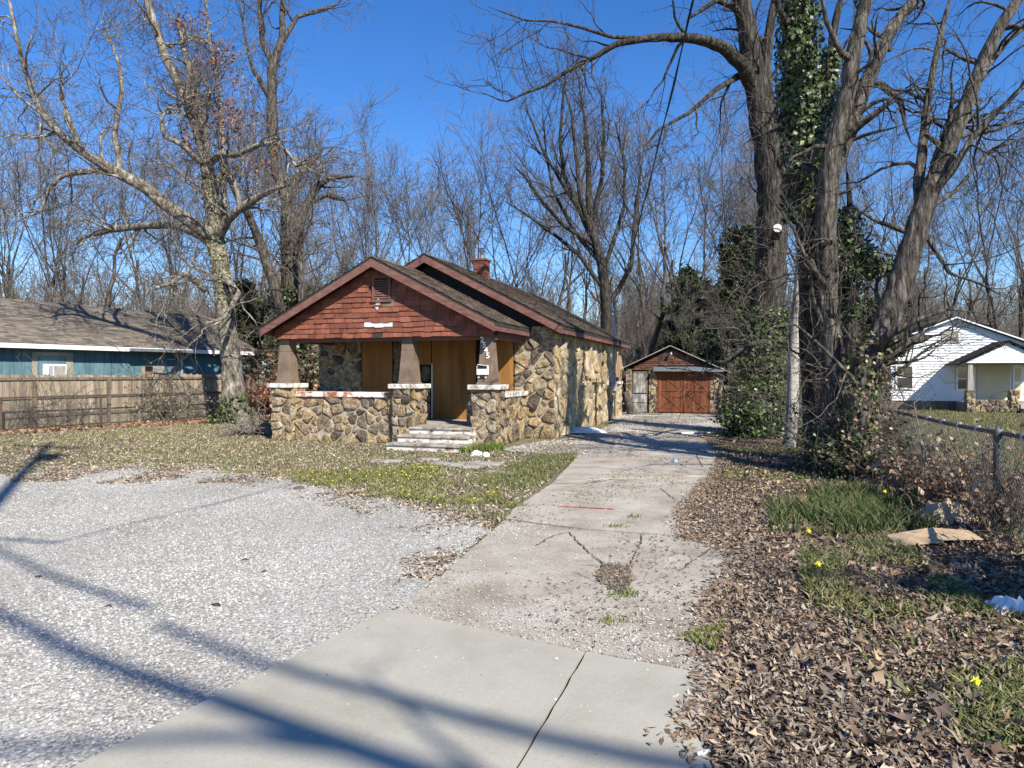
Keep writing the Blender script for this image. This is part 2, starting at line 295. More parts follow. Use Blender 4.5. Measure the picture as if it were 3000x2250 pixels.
# cracks in the old slabs: ragged dirt-filled lines
def crack(pix, w, z, seed):
    pts = poly_noise([G(*p) for p in pix], .05, .012, seed, closed=False); r = random.Random(seed); g = Geo(); V = []
    for i, p in enumerate(pts):
        q = pts[min(i+1, len(pts)-1)]; o = pts[max(i-1, 0)]; dx, dy = q[0]-o[0], q[1]-o[1]; l = math.hypot(dx, dy) or 1
        ww = w * r.uniform(.3, 1.2) * (0.15 if i in (0, len(pts)-1) else 1); V += [(p[0]-dy/l*ww, p[1]+dx/l*ww, z), (p[0]+dy/l*ww, p[1]-dx/l*ww, z)]
    g.add(V, [(2*i, 2*i+1, 2*i+3, 2*i+2) for i in range(len(pts)-1)]); return g
for i, (pix, w) in enumerate([([(1570,1612),(1620,1580),(1668,1570),(1685,1590),(1720,1625),(1765,1665)], .007), ([(1880,1575),(1875,1610),(1855,1650),(1830,1700)], .007),
     ([(1990,1688),(2030,1655),(2070,1630),(2090,1612)], .008), ([(1935,1438),(1960,1460),(1983,1476)], .008), ([(1700,1669),(1755,1668)], .005),
     ([(1690,1690),(1750,1720),(1800,1745)], .006), ([(1730,1425),(1790,1412),(1850,1418)], .012), ([(1616,1423),(1700,1427),(1760,1415)], .015), ([(2040,1330),(2045,1350),(2060,1375)], .012)]):
    crack(pix, w, .0435, 40 + i).obj('crack', M['crack'], drive)
crack([(1480,1531),(1600,1548),(1700,1560),(1850,1573),(2025,1584)], .011, .0445, 55).obj('joint', M['crack'], drive)
Geo().add([(x, y, .0415) for x, y in poly_noise([G(1765,1663), G(1800,1672), G(1855,1668), G(1848,1715), G(1840,1758), G(1790,1735), G(1745,1712)], .05, .02, 5)][::-1], [tuple(range(len(poly_noise([G(1765,1663), G(1800,1672), G(1855,1668), G(1848,1715), G(1840,1758), G(1790,1735), G(1745,1712)], .05, .02, 5))))]).obj('dirt_patch', M['stainpatch'], drive)
red = tag(crack([(1632,1492),(1640,1494),(1700,1496),(1803,1502)], .024, .045, 77).obj('painted_line', M['redpaint']), 'thin red painted line across the driveway concrete', 'painted line')

# ------------------------------------------------------------------ scatter: stones, leaves, blades
def scatter(poly, n, wfun=None, seed=1):
    r = np.random.default_rng(seed); a = np.array(poly); lo, hi = a.min(0), a.max(0); out = []; tot = 0
    while tot < n:
        P = r.uniform(lo, hi, (n * 4, 2)); P = P[inpoly(P, poly)]
        if wfun is not None: P = P[r.random(len(P)) < wfun(P)]
        out.append(P); tot += len(P)
        if len(out) > 60: break
    return np.concatenate(out)[:n]
def vnoise(P, s, seed=0):      # cheap smooth 2-D noise 0..1
    r = np.random.default_rng(seed); v = np.zeros(len(P))
    for k in range(7):
        a = r.uniform(0, 6.28); f = s * r.uniform(.6, 1.9); v += np.sin((P[:, 0] * math.cos(a) + P[:, 1] * math.sin(a)) * f + r.uniform(0, 6.28))
    return np.clip(v / 7 * 1.2 + .5, 0, 1)
def pebbles(name, P, smin, smax, z, seed, label, cols):
    r = np.random.default_rng(seed); n = len(P); s = r.uniform(smin, smax, n) ** 1.0; a = r.uniform(0, 6.28, n)
    V = np.zeros((n, 5, 3)); 
    for j in range(4):
        t = a + j * math.pi / 2 + r.uniform(-.4, .4, n); q = s * r.uniform(.6, 1.25, n); V[:, j, 0] = P[:, 0] + np.cos(t) * q; V[:, j, 1] = P[:, 1] + np.sin(t) * q * .8; V[:, j, 2] = z - .001
    V[:, 4, 0] = P[:, 0] + r.uniform(-.4, .4, n) * s; V[:, 4, 1] = P[:, 1] + r.uniform(-.4, .4, n) * s; V[:, 4, 2] = z + s * r.uniform(.35, .9, n)
    F = (np.array([[0,1,4],[1,2,4],[2,3,4],[3,0,4]])[None] + (np.arange(n) * 5)[:, None, None]).reshape(-1, 3)
    c = np.array(cols)[r.integers(0, len(cols), n)] * r.uniform(.75, 1.15, (n, 1)) * (.78 + .4 * vnoise(P, 1.1, 61))[:, None]
    return tag(np_mesh(name, V.reshape(-1, 3), F, M['pebble'], col=np.repeat(c, 5, 0)), label, 'gravel', kind='stuff')
PC = [(.47,.455,.41),(.40,.385,.345),(.54,.525,.48),(.33,.315,.28),(.44,.40,.33),(.60,.585,.545),(.25,.235,.21)]
near = lambda P: np.clip(1.25 - (P[:, 1] - 3) / 11, .12, 1)
P = scatter(LOT[1:-3] + [(-3.2,2.4),(-9,8)], 76000, near, 5)
P = P[np.abs(P[:, 0]) < P[:, 1] * .80]
pebbles('gravel', P, .005, .016, .012, 6, 'white crushed limestone spread over the parking lot', PC)
# loose stones that strayed onto the drive
def gdrive(P):
    d = np.exp(-((P[:, 1] - (4.3 - .25 * P[:, 0])) / 1.0) ** 2) + .6 * np.exp(-((P[:, 0] + .55 - .22 * (P[:, 1] - 5.4)) / .35) ** 2) * (P[:, 1] < 8) + .05
    return np.clip(d * (.25 + 1.1 * vnoise(P, 2.5, 8)), 0, 1)
DRP = [G(1139,1806), G(1245,1741), G(1478,1533), G(1616,1424), G(2100,1400), G(2020,1590), G(2170,1650), G(2080,1800), G(2095,1995), G(1700,1924)]
pebbles('loose_gravel', scatter(DRP, 4200, gdrive, 9), .004, .012, .038, 10, 'loose white gravel strewn over the old driveway slabs', PC)
SW = [G(1139,1803), G(2090,2000), G(2105,2045), (.7,2.3), (-2.1,2.4)]
pebbles('stray_pebbles', scatter(SW, 110, lambda P: np.clip(np.exp(-np.abs(P[:,1]-(4.6-.4*P[:,0]))*1.5)+.05,0,1), 19), .006, .013, .046, 20, 'few stray pebbles lying on the smooth pavement slab', PC)
pebbles('gravel_fringe', scatter(poly_noise([(x*1.03, y*1.06+.15) for x, y in LOT[1:11]] + [G(1340,1600), G(1200,1560), G(900,1480), G(400,1400), G(0,1410)], .3, .1, 9), 5000, lambda P: .3+.7*vnoise(P,3,4), 11), .008, .02, .006, 12, 'sparse white stones at the ragged edge of the lot', PC)
P = scatter(poly_noise([(-9,11.2), G(400,1365), G(740,1380), G(900,1415), G(1080,1450), G(1250,1480), G(1400,1515), G(1440,1560), G(1350,1640), G(1240,1745), G(1150,1720), G(1250,1600), G(1050,1500), G(700,1420), G(300,1420)], .3, .12, 31), 5200, lambda P: np.clip(vnoise(P, 2.6, 41)*1.5-.5, .03, 1), 32)
EDGE = P
pebbles('side_gravel', scatter(BACK, 9000, lambda P: np.clip(vnoise(P,2.2,14)*1.4-.3,0.02,1), 13), .012, .032, .016, 14, 'pale stones in the dirt beside the stone wall', PC)

def leaves_mesh(name, C, N_, size, cols, m, parent=None, seed=1, fold=.35, long=1.5, label=None, cat=None, group=None, rr=(.7, 1.3)):
    r = np.random.default_rng(seed); n = len(C)
    N_ = N_ / np.linalg.norm(N_, axis=1, keepdims=True)
    t = r.normal(size=(n, 3)); a = np.cross(N_, t); a /= np.linalg.norm(a, axis=1, keepdims=True) + 1e-9; b = np.cross(N_, a)
    s = (size * r.uniform(rr[0], rr[1], n))[:, None]; f = r.uniform(-fold, fold, (n, 1)) + fold * .4
    V = np.stack([C - a * s * long, C - b * s * .75 + N_ * s * f * r.uniform(.5, 1.2, (n, 1)) - a * s * r.uniform(-.4, .4, (n, 1)), C + a * s * long + N_ * s * r.uniform(-.3, .5, (n, 1)),
                  C + b * s * .75 + N_ * s * f + a * s * r.uniform(-.4, .4, (n, 1))], 1)
    F = (np.array([[0,1,2],[0,2,3]])[None] + (np.arange(n) * 4)[:, None, None]).reshape(-1, 3)
    c = np.array(cols)[r.integers(0, len(cols), n)] * r.uniform(.7, 1.25, (n, 1))
    o = np_mesh(name, V.reshape(-1, 3), F, m, parent, col=np.repeat(c, 4, 0))
    return tag(o, label, cat, group, kind='stuff')
LC = [(.27,.175,.11),(.33,.235,.15),(.20,.125,.08),(.40,.30,.20),(.14,.10,.07),(.28,.22,.165),(.43,.35,.26),(.23,.175,.13),(.17,.12,.09)]
def lobed(name, C, N_, size, cols, seed, label, rr=(.4, 2.1), curl=.5):
    r = np.random.default_rng(seed); n = len(C); N_ = N_ / np.linalg.norm(N_, axis=1, keepdims=True); t = r.normal(size=(n, 3)); a = np.cross(N_, t); a /= np.linalg.norm(a, axis=1, keepdims=True); b = np.cross(N_, a)
    s = size * r.uniform(rr[0], rr[1], n) ** 1.2; K = 8; th = np.arange(K) * 2 * math.pi / K; rad = np.where(np.arange(K)[None] % 2 == 0, r.uniform(.75, 1.25, (n, K)), r.uniform(.35, .8, (n, K))); rad[:, 0] = r.uniform(1.2, 1.8, n)
    x = np.cos(th) * rad; y = np.sin(th) * rad * r.uniform(.45, .85, (n, 1)); cu = r.normal(0, curl, (n, 1)); cv = r.normal(.2, curl, (n, 1)); z = cu * x * x * .35 + cv * y * y + r.normal(0, .08, (n, K))
    V = C[:, None] + (x[..., None] * a[:, None] + y[..., None] * b[:, None] + z[..., None] * N_[:, None]) * s[:, None, None]
    V = np.concatenate([V, C[:, None]], 1); F = np.array([[K, i, (i + 1) % K] for i in range(K)]); F = (F[None] + (np.arange(n) * (K + 1))[:, None, None]).reshape(-1, 3)
    c = np.array(cols)[r.integers(0, len(cols), n)] * r.uniform(.6, 1.25, (n, 1)); cc = np.repeat(c, K + 1, 0) * r.uniform(.85, 1.1, (n * (K + 1), 1))
    return tag(np_mesh(name, V.reshape(-1, 3), F, M['leaf'], col=cc), label, 'leaves', kind='stuff')
def litter(name, P, size, z, seed, label, cols=LC, tilt=.45, zr=.03, **k):
    r = np.random.default_rng(seed); n = len(P); C = np.column_stack([P, z + r.uniform(.2, 1, n) * zr]); N_ = np.column_stack([r.normal(0, tilt, (n, 2)), np.ones(n)])
    return leaves_mesh(name, C, N_, size, cols, M['leaf'], seed=seed, label=label, cat='leaves', **k)
def vis(P): return (np.abs(P[:, 0]) < P[:, 1] * .78 + .3)
toFence = lambda P: np.clip((P[:, 0] - (.35 + .19 * P[:, 1])) / 1.6, 0, 1)
P = scatter(STRIP, 37000, lambda P: vis(P) * np.clip(1.3 - P[:, 1] / 16, .15, 1) * (.08 + .92 * toFence(P)) * np.clip(vnoise(P, 2.4, 51) * 1.9 - .3, .08, 1), 21)
rL = np.random.default_rng(22); lobed('fallen_leaves', np.column_stack([P, .012 + rL.random(len(P))*.045]), np.column_stack([rL.normal(0,.38,(len(P),2)), np.ones(len(P))]), .0108, LC, 22, 'brown fallen leaves heaped between the driveway and the wire fence')
P = scatter(STRIP, 3600, lambda P: vis(P) * np.clip(1.3 - P[:, 1] / 14, .1, 1) * (.05 + .95 * toFence(P)), 23)
lobed('large_fallen_leaves', np.column_stack([P, .03 + rL.random(len(P))*.04]), np.column_stack([rL.normal(0,.6,(len(P),2)), np.ones(len(P))]), .024, LC, 24, 'large curled oak leaves lying on top of the leaf litter', curl=.8)
DC = [(.26,.20,.145),(.33,.265,.195),(.19,.145,.105),(.38,.32,.25),(.15,.11,.08)]
P = scatter(STRIP, 36000, lambda P: vis(P) * np.clip(1.2 - P[:, 1] / 15, .1, 1) * (1.0 - .7 * toFence(P)), 25)
litter('dry_debris', P, .011, .008, 26, 'fine grey brown plant debris along the driveway edge', DC, tilt=.7, zr=.025, long=2.6)
YARD = [G(1690,1340), G(1505,1499), G(1430,1565), G(1400,1525), G(1250,1490), G(1080,1462), G(900,1425), G(740,1386), G(400,1372), G(0,1392), (-16,12), (-17.5,18), (-11.5,28), (-7,20.5), (-6,18.5), (-2.9,16.9), (.2,15.8), (1.2,18.2), (1.5,16)]
YD = [(.27,.21,.15),(.36,.29,.21),(.18,.13,.09),(.45,.38,.29)]
P = scatter(YARD, 22000, lambda P: vis(P) * np.clip(1.6 - P[:, 1] / 22, .3, 1), 27)
litter('yard_debris', P, .017, .003, 28, 'brown twigs and leaf bits scattered over the front yard', YD, tilt=.5, zr=.02, long=2.2)
P = scatter([(-16.2,18.5),(-9.0,30),(-8.3,28),(-10.2,24.6),(-13.9,20)], 5000, None, 29)
litter('fence_leaves', P, .05, .003, 30, 'reddish leaves drifted along the foot of the wooden fence', [(.28,.15,.09),(.36,.22,.14),(.20,.11,.07),(.42,.3,.2)], tilt=.5)
def blades(name, P, h, w, cols, seed, label, z=0.0, lean=.5, cat='grass', hv=None):
    r = np.random.default_rng(seed); n = len(P); a = r.uniform(0, 6.28, n); hh = h * r.uniform(.5, 1.4, n) * (1 if hv is None else hv)
    la = r.uniform(0, 6.28, n); ln = hh * lean * r.uniform(.2, 1.4, n)
    B = np.column_stack([P, np.full(n, z)]); side = np.column_stack([np.cos(a), np.sin(a), np.zeros(n)]) * (w * r.uniform(.6, 1.3, n))[:, None]
    mid = B + np.column_stack([np.cos(la) * ln * .35, np.sin(la) * ln * .35, hh * .6]); tip = B + np.column_stack([np.cos(la) * ln, np.sin(la) * ln, hh])
    V = np.stack([B - side, B + side, mid + side * .8, mid - side * .8, tip], 1)
    F = (np.array([[0,1,2],[0,2,3],[3,2,4]])[None] + (np.arange(n) * 5)[:, None, None]).reshape(-1, 3)
    c = np.array(cols)[r.integers(0, len(cols), n)] * r.uniform(.7, 1.25, (n, 1))
    return tag(np_mesh(name, V.reshape(-1, 3), F, M['blade'], col=np.repeat(c, 5, 0)), label, cat, kind='stuff')
GR = [(.13,.17,.04),(.17,.20,.055),(.10,.13,.03),(.22,.22,.08)]
DRY = [(.40,.33,.21),(.46,.38,.25),(.30,.24,.15),(.26,.25,.12)]
P = scatter(YARD, 24000, lambda P: vis(P) * (.12 + vnoise(P, .9, 3)) * np.clip(1.7 - P[:, 1] / 24, .3, 1), 31)
blades('yard_grass', P, .045, .006, GR + DRY[:3], 32, 'patchy green and tan grass of the front yard')
PATCH = [G(1370,1420), G(1500,1440), G(1590,1420), G(1680,1360), G(1700,1330), G(1560,1335), G(1470,1380)]
P = scatter(PATCH, 7000, lambda P: .3 + .7 * vnoise(P, 3, 5), 33); blades('green_grass_patch', P, .055, .006, [(.10,.13,.035),(.13,.15,.05),(.08,.10,.03),(.24,.21,.11)], 34, 'bright green grass beside the driveway in front of the stone pier')
PATCH2 = [G(560,1390), G(1000,1385), G(1250,1360), G(1450,1400), G(1480,1480), G(1300,1480), G(1000,1440), G(760,1385)]
P = scatter(PATCH2, 14000, lambda P: np.clip(vnoise(P, 2.2, 6) * 1.5 - .3, .02, 1), 35); blades('weeds', P, .05, .008, [(.12,.14,.035),(.16,.17,.05),(.2,.2,.08),(.28,.24,.13)], 36, 'low olive weeds between the lot and the porch steps', lean=1.2)
STR2 = [(3.0,5.2),(4.4,6.3),(5.4,10),(4.7,12),(3.4,13),(3.0,9.5),(2.3,8.2)]
P = scatter([G(2250,1450), G(2500,1435), G(2700,1490), G(2740,1560), G(2500,1580), G(2260,1570)], 5500, lambda P: np.clip(vnoise(P, 3.0, 77) * 2.2 - .55, .03, 1), 37); blades('daffodil_grass', P, .17, .007, [(.045,.075,.022),(.06,.10,.028),(.10,.13,.045),(.2,.17,.09)], 38, 'dark green clump of long grass near the wire fence', lean=.9)
P = scatter([G(2330,1560), G(2600,1570), G(2900,1800), G(3150,1850), G(3200,2200), G(2850,2230), G(2500,2000), G(2380,1800)], 12000, lambda P: np.clip(vnoise(P, 3.2, 9) * 1.6 - .55, 0.02, 1), 39); blades('strip_weeds', P, .055, .008, [(.09,.12,.03),(.12,.15,.045),(.17,.17,.07),(.3,.25,.15)], 40, 'green weeds poking through the leaf litter', z=.02, lean=1.3)
P = scatter(STRIP, 7000, lambda P: vis(P) * np.clip(vnoise(P, 1.8, 12) * 1.6 - .5, 0, 1) * (P[:, 1] > 9), 41); litter('edge_debris', EDGE, .016, .016, 33, 'brown debris blown onto the ragged edge of the gravel', YD, tilt=.5, zr=.01, long=2.2)
blades('strip_grass', P, .06, .007, GR, 42, 'short grass under the trees by the driveway')
P = scatter([(fenceX(6)+.1,6),(fenceX(34)+.2,33),(32,31),(24,15),(14,8)], 15000, lambda P: vis(P) * np.clip(1.5 - P[:, 1] / 25, .15, 1), 43); blades('lawn_grass', P, .055, .012, [(.16,.16,.055),(.20,.18,.075),(.13,.14,.04),(.26,.22,.12)], 44, 'dormant olive lawn beyond the wire fence', z=.006)
P = scatter([G(1340,1330), G(1480,1322), G(1470,1312), G(1400,1318)], 900, None, 45); blades('pier_grass', P, .16, .008, GR[:3], 46, 'taller grass tuft at the foot of the right porch pier')
P = scatter([G(2095,1930), G(2130,1850), G(2000,1880), G(1985,1880)], 500, None, 47); blades('edge_tuft', P, .05, .006, GR, 48, 'small green tuft at the right edge of the near driveway slab', z=.02)
for i, (pp, n) in enumerate([(G(1505,1490), 160), (G(1851,1525), 60), (G(1807,1553), 80), (G(1828,1755), 90), (G(1790,1838), 60)]):
    P = np.random.default_rng(60+i).normal(pp, (.07, .05), (n, 2)); blades('crack_weed', P, .03, .005, GR, 49 + i, ['green weed tuft on the left driveway edge by the slab joint', 'tiny weed in the middle of the far slab', 'weed growing in the slab joint', 'weed in the dark patch of the near slab', 'tiny weed near the smooth pavement'][i], z=.036)
rS = np.random.default_rng(99); PSt = scatter([G(1765,1663), G(1855,1668), G(1840,1758), G(1745,1712)], 500, None, 98)
litter('patch_debris', PSt, .009, .042, 97, 'fine dark debris in the sunken patch of the near slab', [(.2,.15,.1),(.3,.25,.19),(.13,.1,.07)], tilt=.5, zr=.006, long=2)
ed_ = [G(2075,2250), G(2035,2150), G(2105,2045)] + DR; eP = []
for (a, b) in zip(ed_, ed_[1:]):
    k = int(math.dist(a, b) * 420); t_ = rS.random((k, 1)); eP.append(np.array(a) * (1 - t_) + np.array(b) * t_ + rS.normal(0, .07, (k, 2)) + [-.02, 0])
eP = np.concatenate(eP); litter('edge_litter', eP, .012, .044, 94, 'plant litter creeping over the right edge of the slabs', DC + LC[:3], tilt=.6, zr=.012, long=2.2)
PSt = scatter(DR[::-1] + [G(1240,1745), G(1480,1533), G(1620,1422), G(1700,1340)], 2600, lambda P: vis(P) * np.clip(vnoise(P, 2.0, 66) * 1.8 - .75, .02, 1), 96)
litter('drive_debris', PSt, .010, .042, 95, 'scattered leaf crumbs and grit on the driveway slabs', [(.25,.2,.14),(.35,.29,.21),(.16,.12,.09)], tilt=.5, zr=.006, long=2)

# yellow dandelion heads: too many to count
P = scatter(PATCH2 + [], 75, lambda P: vnoise(P, 2.2, 6) ** 2, 71); P = np.concatenate([P, np.array([G(330,1378), G(150,1365), G(1530,1412), G(2285,1420), G(2210,1437)])])
rr_ = np.random.default_rng(3); V = []; F = []
for x, y in P:
    b = len(V); s = rr_.uniform(.010, .018); zc = .06
    V += [(x + math.cos(t) * s, y + math.sin(t) * s, zc) for t in np.linspace(0, 6.28, 7)[:-1]] + [(x, y, zc + s * .8), (x, y, .0)]
    F += [(b+i, b+(i+1) % 6, b+6) for i in range(6)] + [(b+(i+1) % 6, b+i, b+7) for i in range(0, 6, 3)]
tag(np_mesh('dandelion_flowers', V, F, M['yellow']), 'yellow dandelion heads dotted through the weeds', 'flowers', kind='stuff')
# ------------------------------------------------------------------ masonry, shingles, roofs
def clip(poly, nx, ny, d):       # keep points with nx*x+ny*y <= d
    out = []; n = len(poly)
    for i in range(n):
        a, b = poly[i], poly[(i+1) % n]; fa = nx*a[0]+ny*a[1]-d; fb = nx*b[0]+ny*b[1]-d
        if fa <= 0: out.append(a)
        if (fa < 0 < fb) or (fb < 0 < fa): t = fa/(fa-fb); out.append((a[0]+(b[0]-a[0])*t, a[1]+(b[1]-a[1])*t))
    return out
stone_count = [0]
def masonry(o, ax, nrm, w, h, cell, parent, seed, proud=.045, gap=.022, lim=None, squash=1.0, top=None, sm='stone'):
    """irregular fieldstones over a w x h rectangle; o = lower-left corner, ax = direction along the wall, nrm = outward"""
    r = random.Random(seed); o = Vector(o); ax = Vector(ax).normalized(); nrm = Vector(nrm); up = Vector((0,0,1))
    nx_ = max(1, round(w / cell)); ny_ = max(1, round(h / (cell * squash)))
    cw, ch = w / nx_, h / ny_; pts = []
    for j in range(ny_):
        for i in range(-1, nx_ + 1):
            x = (i + .5 + (.5 if j % 2 else 0) + r.uniform(-.38, .38)) * cw; y = (j + .5 + r.uniform(-.38, .38)) * ch
            if -.05 < x < w + .05 and r.random() > .12: pts.append((min(max(x, .03), w-.03), y, r.uniform(.5, 1.6)))
    rest = Geo()
    for a in pts:
        poly = [(0.008,0.0),(w-.008,0.0),(w-.008,h),(0.008,h)]
        for b in pts:
            if b is a: continue
            dx, dy = b[0]-a[0], b[1]-a[1]; d2 = dx*dx+dy*dy
            if d2 > (cell*3.4)**2 or d2 < 1e-6: continue
            l = math.sqrt(d2); s = l * a[2]/(a[2]+b[2]) - gap * r.uniform(.3, 1.2)
            poly = clip(poly, dx/l, dy/l, (a[0]*dx+a[1]*dy)/l + s)
            if len(poly) < 3: break
        if len(poly) < 3: continue
        if top:
            poly = clip(poly, *top[0]); 
            if len(poly) >= 3 and len(top) > 1: poly = clip(poly, *top[1])
            if len(poly) < 3: continue
        ar = abs(sum(poly[i][0]*poly[(i+1)%len(poly)][1]-poly[(i+1)%len(poly)][0]*poly[i][1] for i in range(len(poly))))/2
        if ar < .0025: continue
        q = []
        for i in range(len(poly)):        # one corner cut: rounder stones
            p0, p1 = poly[i], poly[(i+1) % len(poly)]
            if math.dist(p0, p1) < .015: continue
            cc_ = r.uniform(.04, .2); q += [(p0[0]*(1-cc_)+p1[0]*cc_, p0[1]*(1-cc_)+p1[1]*cc_), (p0[0]*cc_+p1[0]*(1-cc_), p0[1]*cc_+p1[1]*(1-cc_))]
        if len(q) < 6: continue
        cx = sum(p[0] for p in q)/len(q); cy = sum(p[1] for p in q)/len(q); pr = proud * r.uniform(.45, 1.5); n = len(q)
        tx, ty = r.uniform(-.25, .25), r.uniform(-.25, .25)
        rings = [(1.0, 0), (.97, pr*.75), (.74, pr)]; V = []
        for sc_, hh in rings:
            for p in q:
                x = cx + (p[0]-cx)*sc_; y = cy + (p[1]-cy)*sc_; z = hh + (r.uniform(-.006, .006) + (x-cx)*tx + (y-cy)*ty if hh else 0)
                V.append(o + ax*x + up*y + nrm*z)
        V.append(o + ax*cx + up*cy + nrm*(pr + r.uniform(-.004, .008)))
        flip = ax.cross(up).dot(nrm) < 0
        F = [(k*n+i, k*n+(i+1)%n, (k+1)*n+(i+1)%n, (k+1)*n+i) for k in range(2) for i in range(n)] + [(2*n+i, 2*n+(i+1)%n, 3*n) for i in range(n)]
        if flip: F = [f[::-1] for f in F]
        if lim is None or stone_count[0] < lim:
            stone_count[0] += 1; Geo().add(V, F).obj('stone', M[sm], parent)
        else: rest.add(V, F)
    if rest.v: rest.obj('small_stones', M[sm], parent)["kind"] = "stuff"

def roof_slope(parent, e0, e1, r0, r1, m, expo=.14, tab=.3, th=.018, seed=1, name='shingles'):
    """e0,e1 eave ends; r0,r1 ridge ends: overlapping courses of tabs, joined"""
    r = random.Random(seed); e0, e1, r0, r1 = map(Vector, (e0, e1, r0, r1)); g = Geo()
    L_ = (r0 - e0).length; n = max(2, int(L_ / expo)); nrm = (e1 - e0).cross(r0 - e0).normalized()
    if nrm.z < 0: nrm = -nrm
    for j in range(n):
        a0 = e0.lerp(r0, j/n); a1 = e1.lerp(r1, j/n); b0 = e0.lerp(r0, (j+1.15)/n); b1 = e1.lerp(r1, (j+1.15)/n)
        W_ = (a1-a0).length; k = max(1, int(W_ / tab)); off = r.uniform(0, .8)
        cuts = [0] + sorted(min(1, max(0, (i + off + r.uniform(-.12, .12)) / k)) for i in range(k)) + [1]
        for c0, c1 in zip(cuts, cuts[1:]):
            if c1 - c0 < 1e-3: continue
            sag = r.uniform(-.012, .012); t_ = th * r.uniform(.6, 1.5); gp = .004 / W_
            d = (r0-e0).normalized() * sag
            p = [a0.lerp(a1, c0+gp)-d, a0.lerp(a1, c1-gp)-d, b0.lerp(b1, c1-gp), b0.lerp(b1, c0+gp)]
            tv = [p[0]+nrm*t_, p[1]+nrm*t_, p[2]+nrm*.002, p[3]+nrm*.002]; c = r.uniform(.65, 1.3); cc = (c, c*r.uniform(.95,1.02), c*r.uniform(.9,1.0))
            g.add([*tv, p[0], p[1]], [(0,1,2,3) if (tv[1]-tv[0]).cross(tv[3]-tv[0]).dot(nrm) > 0 else (3,2,1,0), (4,5,1,0)], cc)
    o = g.obj(name, m, parent); o["kind"] = "stuff"; return o

# ------------------------------------------------------------------ the stone bungalow
TH = R(-18.0)
H = thing('stone_bungalow', 'boarded up fieldstone bungalow with red shingled porch gable', 'house', (-2.59, 17.02, 0), TH)
UL, UR, VF, VB = -4.0, 3.06, 2.57, 13.3
ZW = 2.9
mw = Geo().box(UL+.03, UR-.03, VF+.03, VB-.03, 0, ZW).obj('wall_core', M['mortar'], H)
fw = Geo().box(UL+.02, -2.62, VF+.012, VF+.03, 0, 2.75).obj('front_wall', M['mortar'], H)
fwb = Geo().box(-1.62, -.47, VF+.012, VF+.03, 0, 1.93).obj('front_wall', M['mortar'], H)
fwc = Geo().box(1.95, UR-.02, VF+.012, VF+.03, 0, 2.9).obj('front_wall', M['mortar'], H)
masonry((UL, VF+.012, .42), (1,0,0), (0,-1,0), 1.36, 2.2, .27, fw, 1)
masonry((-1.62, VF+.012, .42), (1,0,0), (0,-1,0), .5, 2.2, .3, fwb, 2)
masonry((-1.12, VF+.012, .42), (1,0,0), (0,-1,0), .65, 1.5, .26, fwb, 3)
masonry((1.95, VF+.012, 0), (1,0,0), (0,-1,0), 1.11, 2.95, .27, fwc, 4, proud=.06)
sw = Geo().box(UR-.03, UR-.012, VF+.02, VB, 0, 2.85).obj('side_wall', M['mortar'], H)
ax, nn = (0,1,0), (1,0,0)
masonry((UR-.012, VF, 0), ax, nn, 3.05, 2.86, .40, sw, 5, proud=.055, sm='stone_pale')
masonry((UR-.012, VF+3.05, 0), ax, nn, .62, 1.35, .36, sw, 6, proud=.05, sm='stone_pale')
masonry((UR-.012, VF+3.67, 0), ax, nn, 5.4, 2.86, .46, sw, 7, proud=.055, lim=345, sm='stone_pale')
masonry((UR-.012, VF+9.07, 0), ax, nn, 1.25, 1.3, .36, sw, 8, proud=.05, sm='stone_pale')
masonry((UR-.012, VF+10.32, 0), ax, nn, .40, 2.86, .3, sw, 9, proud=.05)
# blocked side window, sill; boarded rear side window with brick sill
Geo().box(UR-.012, UR+.003, VF+3.05, VF+3.67, 1.42, 2.8).obj('blocked_window', M['mortar'], H)
masonry((UR+.003, VF+3.12, 1.5), ax, nn, .5, 1.1, .3, H, 10, proud=.03)
Geo().box(UR-.01, UR+.09, VF+3.0, VF+3.72, 1.35, 1.42).obj('window_sill', M['cap'], H)
Geo().box(UR-.012, UR+.02, VF+9.10, VF+10.3, 1.4, 2.75).obj('plywood_panel', M['plyw'], H)["label"] = 'weathered plywood over the rear side window'
Geo().box(UR-.01, UR+.12, VF+9.0, VF+10.38, 1.31, 1.4).obj('window_sill', M['capbrick'], H)
lw = Geo().box(UL+.01, UL+.03, VF, VB, 0, 2.85).obj('side_wall', M['mortar'], H)
masonry((UL+.01, VB, 0), (0,-1,0), (-1,0,0), VB-VF, 2.85, .5, lw, 11, lim=0)
bwall = Geo().box(UL, UR, VB-.03, VB, 0, 2.85).obj('rear_wall', M['mortar'], H)
# plywood over openings
for (a, b, z0, z1) in ((-2.58,-1.64,.95,2.6), (-1.14,-.45,1.95,2.6), (-.42,.87,.47,2.62), (1.30,1.93,.9,2.6)):
    Geo().box(a, b, VF-.035, VF+.0, z0, z1).obj('plywood_panel', M['ply'], H)
Geo().box(-2.63, -1.60, VF-.0, VF+.012, .5, 2.7).box(-1.16, 1.96, VF-.0, VF+.012, .5, 2.75).obj('opening_frame', M['black'], H)
Geo().box(-.43, -.40, VF-.05, VF-.02, .47, 1.98).obj('door_trim', M['white'], H)
# porch floor and steps
Geo().box(-3.7, 2.28, .35, VF-.005, 0, .465).obj('porch_floor', M['floor'], H, bevel=.01)
for (a, b, y0, y1, zt_) in ((.30,1.86,-.38,.345,.46), (.22,1.98,-.82,-.36,.31), (.16,2.1,-1.24,-.80,.155)):
    sp_ = Geo().box(a, b, y0, y1, zt_-.052, zt_).obj('step', M['tread'], H, bevel=.012)
    Geo().box(a+.015, b-.015, y0+.035, y1-.01, 0, zt_-.053).obj('riser', M['step'], sp_)
